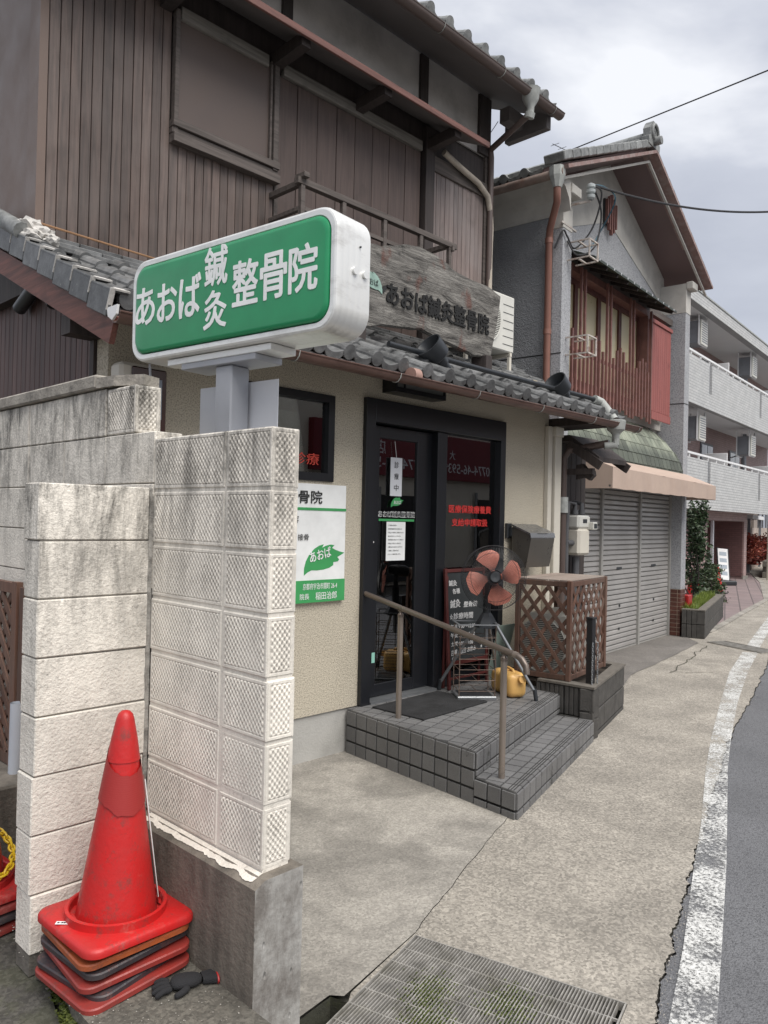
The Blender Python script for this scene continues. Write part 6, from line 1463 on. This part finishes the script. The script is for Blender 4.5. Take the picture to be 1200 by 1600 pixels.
for zf in (2.50, 5.15):
    for x in (-.6, 3.1, 5.9, 9.2): 
        w = MB().box((x, 1.36, zf+.02), (x+1.3, 1.39, zf+1.95)).o('balcony_window', MT['agrey'], ap); MB().box((x+.07, 1.35, zf+.08), (x+.62, 1.358, zf+1.88)).box((x+.68, 1.35, zf+.08), (x+1.23, 1.358, zf+1.88)).o('pane', MT['dglass'], w)
    for x, z in ((1.9, 1.35), (2.1, 1.15), (2.5, 1.25), (2.7, 1.0)): MB().cyl((x, 1.39, zf+z), (x, 1.25, zf+z), .08, 12).o('vent_cap', MT['acw'], ap)
    for x in (4.35, 9.9): MB().cbox((x, .16, zf-.02), (x+.05, .85, zf+1.42), .01).o('balcony_partition', MT['aptw'], ap)
MB().cyl((8.92, -.02, 0), (8.92, -.02, 2.2), .07, 12).o('downpipe', MT['cream2'], ap, True); MB().cyl((9.2, .9, 3.6), (9.2, .9, 7.4), .08, 12).o('downpipe', MT['agrey'], ap, True)
MB().cbox((1.0, .4, 2.10), (1.7, .6, 2.2), .02).o('ceiling_lamp', MT['vgut'], ap)
labs = ('white air conditioner hung under the top balcony ceiling nearest the grey house', 'white air conditioner hung under the top balcony ceiling nearer the right edge', 'white air conditioner hung above the lower balcony nearest the grey house', 'white air conditioner hung above the lower balcony nearer the right edge')
i = 0
for z in (6.66, 4.10):
    for x in (1.72, 7.15):
        t = T('air_conditioner', labs[i], 'air conditioner', ap.matrix_basis @ V((x, .18, z)), h2a, 'air conditioners hung over the balconies'); i += 1
        MB().cbox((0, .06, 0), (.6, .46, .60), .01).o('ac_case', MT['agrey'], t); v = MB().cbox((.05, .0, -.03), (.6, .05, .63), .01).o('ac_front', MT['acw'], t)
        for k in range(9): MB().box((.08, -.008, .04+k*.062), (.57, -.0, .065+k*.062)).o('louvre', MT['agrey'], v)
        h = MB()
        for yy in (.04, .42): h.box((-.03, yy, -.05), (.0, yy+.03, .76)).box((.62, yy, -.05), (.65, yy+.03, .76)).box((-.03, yy, -.05), (.65, yy+.03, -.03))
        h.o('hanging_frame', MT['rw'], t)
        MB().tube([(.3, .5, 0), (.25, .8, -.1), (.25, 1.15, -.3), (.25, 1.18, -.7)], .02, 6).o('refrigerant_hose', MT['agrey'], t)
# ================================================================ planting and small things on the forecourt
def foliage(name, label, cat, c, r, n, size, mat, trunk=True, group=None, z0=0, flatten=1., seed=1):
    rr = random.Random(seed); t = T(name, label, cat, (c[0], c[1], z0), 0, group); b = MB()
    clumps = [V((rr.gauss(0, .45)*r[0], rr.gauss(0, .45)*r[1], (rr.random()*.9+.08)*r[2])) for _ in range(max(6, n//130))]
    for i in range(n):
        q = clumps[rr.randrange(len(clumps))]+V((rr.gauss(0, .17)*r[0], rr.gauss(0, .17)*r[1], rr.gauss(0, .085)*r[2]))
        q.z = max(.02, q.z); a = V((rr.gauss(0, 1), rr.gauss(0, 1), rr.gauss(0, .6))).normalized(); bb = a.cross(V((rr.gauss(0, 1), rr.gauss(0, 1), rr.gauss(0, 1)))).normalized(); s_ = size*rr.uniform(.7, 1.3)
        b.add([q-a*s_, q+bb*s_*.45, q+a*s_, q-bb*s_*.45], [(0, 1, 2, 3)])
    o_ = b.o('leaves', mat, t); o_['kind'] = 'stuff'
    if trunk:
        w = MB()
        for k in range(7): q = clumps[k % len(clumps)]; w.tube([(rr.uniform(-.03, .03), rr.uniform(-.03, .03), 0), q*.5+V((rr.gauss(0, .04), rr.gauss(0, .04), 0)), q], [.02, .013, .005], 6)
        w.o('stems', MT['darkw'], t, True)
    return t
foliage('camellia_tree', 'tall narrow evergreen shrub growing against the end of the grey house', 'shrub', (16.7, 6.72), (.15, .30, 2.15), 2600, .05, MT['leaf'], seed=3)
foliage('camellia_shrub', 'broad dark shrub spreading over the forecourt behind the stone planter', 'shrub', (18.3, 7.1), (.42, .4, .80), 4200, .04, MT['leaf2'], seed=5)
foliage('low_shrub', 'sparse low shrub with drooping twigs just behind the mossy planter', 'shrub', (16.0, 6.35), (.22, .25, .5), 700, .04, MT['leaf'], seed=9)
pc2 = T('block_planter', 'dark block planter with bright green weeds beyond the shuttered house', 'planter', (12.1, 4.7, 0), R(15.6))
L3, D3 = 3.3, .345
for k, (z0, z1) in enumerate(((.22, .43), (.0, .216))):
    w = L3/7; me = MB().cbox((.003, 0, 0), (w-.003, .12, z1-z0-.004), .006).mesh('planter_block', MT['plan'])
    for i in range(7): inst(me, 'planter_block', pc2, (i*w, 0, z0))
    me2 = MB(); 
    for i in range(3): me2.cbox((-.003, .122+i*.075, 0), (.12, .19+i*.075, z1-z0-.004), .004)
    me2 = me2.mesh('planter_block', MT['plan'])
    for i in range(1): inst(me2, 'planter_block', pc2, (0, i*.455, z0))
MB().box((.0, .0, .431), (L3, .12, .45)).box((0, .12, .4312), (.12, D3, .4502)).box((L3-.12, .12, .0), (L3, D3, .4502)).o('planter_cap', MT['cap'], pc2)
MB().box((.12, .12, .1), (L3-.12, D3, .40)).o('soil', MT['soil'], pc2)
b = MB(); rr = random.Random(4)
for i in range(2600):
    x, y = rr.uniform(.14, L3-.14), rr.uniform(.14, D3); h = rr.uniform(.03, .15); a = rr.random()*6.28; d = V((cos(a), sin(a), 0))*.012
    b.add([(x-d.x, y-d.y, .39), (x+d.x, y+d.y, .39), (x+rr.gauss(0, .03), y+rr.gauss(0, .03), .40+h)], [(0, 1, 2)])
o_ = b.o('weeds', MT['grass'], pc2); o_['kind'] = 'stuff'
for (x, y), lab in (((19.19, 7.80), 'small red traffic cone on the paving left of the broad shrub'), ((20.58, 7.67), 'small red traffic cone on the paving right of the broad shrub'), ((17.4, 6.95), 'red traffic cone half hidden inside the shrubs')):
    z = .012; t = T('traffic_cone', lab, 'traffic cone', (x, y, z), 0, 'cones on the far forecourt')
    inst(base_mesh('cone_base', MT['coneblk'], .2), 'cone_base', t); MB().lathe([(.13, .02), (.026, .68), (.0, .69)], 20).o('cone_body', MT['cone'], t, True)
asn = T('standing_sign', 'tilted white standing sign by the apartment entrance', 'sign', (23.7, 8.65, .012), R(-35))
MX_ = MX.Rotation(R(-14), 4, 'X') @ MX.Rotation(R(5), 4, 'Y')
MB().cbox((-.17, -.01, .16), (.17, .012, 1.12), .005, MX_).o('sign_board', MT['rw'], asn); MB().box((-.19, -.02, .12), (-.17, .02, 1.14), MX_).box((.17, -.02, .12), (.19, .02, 1.14), MX_).o('sign_frame', MT['fand'], asn)
MB().cbox((-.3, -.2, 0), (.3, .2, .14), .03).o('sign_base', MT['fand'], asn)
for i in range(4): MB().box((-.12, -.0115, .3+i*.2), (.12, -.0105, .42+i*.2), MX_).o('printed_patch', flat('blue_grey_print', (.35, .4, .45), .5) if i == 0 else bpy.data.materials['blue_grey_print'], asn)
rm = MB().box((0, 0, 0), (1.2, .8, .01)).o('entrance_mat', MT['cream2'], None, False, (24.6, 9.3, .013), (0, 0, h2a)); tag(rm, 'pale mat lying on the paving by the apartment entrance', 'mat')
# far end of the street
fwl = T('low_wall', 'low grey block wall with a red leaved hedge at the far end of the street', 'wall', (28.6, 8.95, 0), R(14))
me = MB().cbox((0, 0, 0), (.395, .2, .195), .008).mesh('wall_block', MT['cap'])
for r in range(3):
    for i in range(22): inst(me, 'wall_block', fwl, (i*.4+(.2 if r % 2 else 0), 0, r*.2))
for i in range(4): foliage('red_hedge', 'red leaved hedge shrub, number %s from the apartment' % ('one', 'two', 'three', 'four')[i] if False else ('red leaved hedge bush nearest the apartment block', 'red leaved hedge bush next along from the apartment block', 'third red leaved hedge bush from the apartment block', 'red leaved hedge bush farthest from the apartment block')[i], 'hedge', (29.4+i*1.6, 9.75+i*.4), (.9, .5, .95), 1500, .07, MT['redleaf'], False, 'red hedge beyond the low wall', .4, seed=20+i)
ff = T('panel_fence', 'tall cream panelled fence at the far end of the street', 'fence', (33, 11, 0), R(14))
for i in range(9): MB().cbox((i*1.2, 0, 0), (i*1.2+1.19, .12, 1.75), .01).o('fence_panel', MT['far'], ff)
fh = T('far_house', 'distant low house with dark blue grey roof at the right edge', 'house', (40, 13.0, 0), R(14))
MB().box((-3, 0, 0), (14, 8, 3.4)).o('wall', MT['far'], fh); MB().prism([(-.9, 3.3), (4, 5.4), (9, 3.3), (9, 3.5), (4, 5.6), (-.9, 3.5)], -4, 15, YZX).o('roof', MT['farroof'], fh)
for x in (-1, 1.5, 4, 6.5): w = MB().box((x, -.06, 1.6), (x+1.6, .0, 2.7)).o('window', MT['agrey'], fh); MB().box((x+.08, -.08, 1.7), (x+.76, -.061, 2.6)).box((x+.84, -.08, 1.7), (x+1.5, -.061, 2.6)).o('pane', MT['dglass'], w)
fr_ = T('far_carport', 'white roofed low canopy beyond the low wall at the right edge', 'canopy', (31, 10.3, 0), R(14))
MB().box((0, 0, 2.1), (6, 3, 2.25)).o('canopy_roof', MT['aptw'], fr_)
for x in (.2, 5.7): MB().box((x, .1, 0), (x+.1, .2, 2.1)).o('canopy_post', MT['agrey'], fr_)
# ================================================================ shop across the street (seen mirrored in the door glass)
os_ = T('street_shop', 'pale shop across the street with a dark red name banner, mirrored in the door glass', 'building', (17, -5.5, 0), R(180))
def so_(o): o.matrix_local = os_.matrix_basis.inverted(); return o
so_(MB().box((9, -11, 0), (25, -5.5, 5.2)).o('wall', MT['cream2'], os_)); so_(MB().box((11.8, -5.49, 2.9), (23, -5.30, 4.12)).o('name_banner', flat('banner_red', (.16, .012, .02), .5), os_))
so_(MB().box((13.6, -5.495, .1), (16.4, -5.42, 2.4)).box((18.4, -5.495, .9), (20.4, -5.42, 2.4)).o('shop_window', MT['intd'], os_))
for x in (12.2, 14.2, 16.2, 18.2, 20.2, 22.5): so_(MB().box((x, -5.42, .1), (x+.1, -5.38, 2.6)).o('window_frame', MT['fanm'], os_))
BT = lambda x: MX(((-1,0,0,x),(0,0,1,-5.297),(0,1,0,0),(0,0,0,1)))
for s_, x, z, w, h in (('TEL:0774-46-5939', 19.45, 3.10, 2.85, .27), ('0774-46-5939', 15.9, 3.10, 2.6, .27), ('店', 14.35, 3.45, .33, .36), ('大', 17.1, 3.48, .25, .26), ('あかり薬', 19.6, 3.82, 2.7, .26)):
    if s_ == 'あかり薬': continue
    so_(text(s_, 0, z, w, h, BT(x), MT['white2'], os_))

# ---------------------------------------------------------------- grit and litter
rr = random.Random(12); bm = bmesh.new(); bmesh.ops.create_icosphere(bm, subdivisions=1, radius=1); IV = [v.co.copy() for v in bm.verts]; IF = [[v.index for v in f.verts] for f in bm.faces]; bm.free()
b = MB()
def stone(x, y, z, s_):
    k = V((rr.uniform(.7, 1.3), rr.uniform(.7, 1.3), rr.uniform(.4, .8)))*s_; sd = rr.random()*50
    b.add([(x+v.x*k.x*(1+.3*MN.noise(v*2+V((sd, 0, 0)))), y+v.y*k.y, z+v.z*k.z) for v in IV], IF)
for i in range(420):
    j = rr.randrange(30, len(je)-8); (x0, y0), (x1, y1) = je[j], je[j+1]; t = rr.random(); stone(x0+(x1-x0)*t+rr.gauss(0, .012), y0+(y1-y0)*t+rr.gauss(-.01, .022), .002, rr.uniform(.0012, .0042))
for i in range(220):
    j = rr.randrange(len(js)-1); (x0, y0), (x1, y1) = js[j], js[j+1]; t = rr.random(); stone(x0+(x1-x0)*t+rr.gauss(0, .012), y0+(y1-y0)*t+rr.gauss(0, .014), .002, rr.uniform(.001, .0035))
for i in range(260): stone(rr.uniform(1.7, 8.5), rr.uniform(1.3, 4.1), .003, rr.uniform(.001, .003))
for i in range(260): t = rr.random(); stone(3.83+t*1.9+rr.gauss(.01, .01), 2.545+t*.53-abs(rr.gauss(0, .025)), .003, rr.uniform(.001, .004))
for i in range(300): stone(rr.uniform(1.05, 1.42), rr.uniform(1.9, 2.9), .252, rr.uniform(.001, .0032))
tag(b.o('grit', M('grit_stone', (.3, .28, .25), .9, .5, 40), None), 'scattered grit and crumbs of concrete along the joints and kerb line', 'grit', kind='stuff')
# ================================================================ tidy: loose far-apart pieces become parts of their own
SKIP = {'lettering', 'carved_lettering', 'chalk_lettering', 'led_lettering', 'fan_guard', 'rear_guard', 'leaves', 'chain', 'plastic_chain', 'cable_loop', 'mortar', 'mortar_joint', 'moss', 'weeds', 'louvre', 'panel_groove', 'fan_grille'}
def split_all():
    for o in list(bpy.data.objects):
        if o.type != 'MESH' or o.get('kind') or o.data.users > 1 or o.name.split('.')[0] in SKIP or len(o.data.vertices) > 6000: continue
        me = o.data; n = len(me.vertices); par = list(range(n))
        def find(a):
            while par[a] != a: par[a] = par[par[a]]; a = par[a]
            return a
        for e in me.edges:
            a, b = find(e.vertices[0]), find(e.vertices[1])
            if a != b: par[a] = b
        isl = {}
        for i in range(n): isl.setdefault(find(i), []).append(i)
        if len(isl) < 2 or len(isl) > 60: continue
        ks = list(isl); bb = []
        for k in ks:
            cs = [me.vertices[i].co for i in isl[k]]; bb.append(([min(c[j] for c in cs) for j in range(3)], [max(c[j] for c in cs) for j in range(3)]))
        cl = list(range(len(ks)))
        def f2(a):
            while cl[a] != a: a = cl[a]
            return a
        for i in range(len(ks)):
            for j in range(i):
                gap = max(max(bb[i][0][q]-bb[j][1][q], bb[j][0][q]-bb[i][1][q], 0) for q in range(3))
                if gap < .006 and f2(i) != f2(j): cl[f2(i)] = f2(j)
        groups = {}
        for i, k in enumerate(ks): groups.setdefault(f2(i), set()).update(isl[k])
        if len(groups) < 2: continue
        gl_ = sorted(groups.values(), key=len, reverse=True)
        sm = len(me.polygons) and me.polygons[0].use_smooth
        fs = [[p for p in me.polygons if p.vertices[0] in g] for g in gl_]; first = True; kids = list(o.children); old = me
        for g, pf_ in zip(gl_, fs):
            idx = {v: i for i, v in enumerate(sorted(g))}
            m2 = bpy.data.meshes.new(old.name); m2.from_pydata([old.vertices[v].co for v in sorted(g)], [], [[idx[v] for v in p.vertices] for p in pf_])
            for q in old.materials: m2.materials.append(q)
            m2.polygons.foreach_set('material_index', [p.material_index for p in pf_])
            if sm: m2.polygons.foreach_set('use_smooth', [True]*len(pf_)); m2.update(); m2.set_sharp_from_angle(angle=R(38))
            m2.update()
            if first: o.data = m2; first = False
            else:
                c = o.copy(); c.data = m2; COL.objects.link(c)
bpy.context.view_layer.update()
for o in [q for q in bpy.data.objects if q.type == 'MESH' and not q.parent]: pass
split_all()
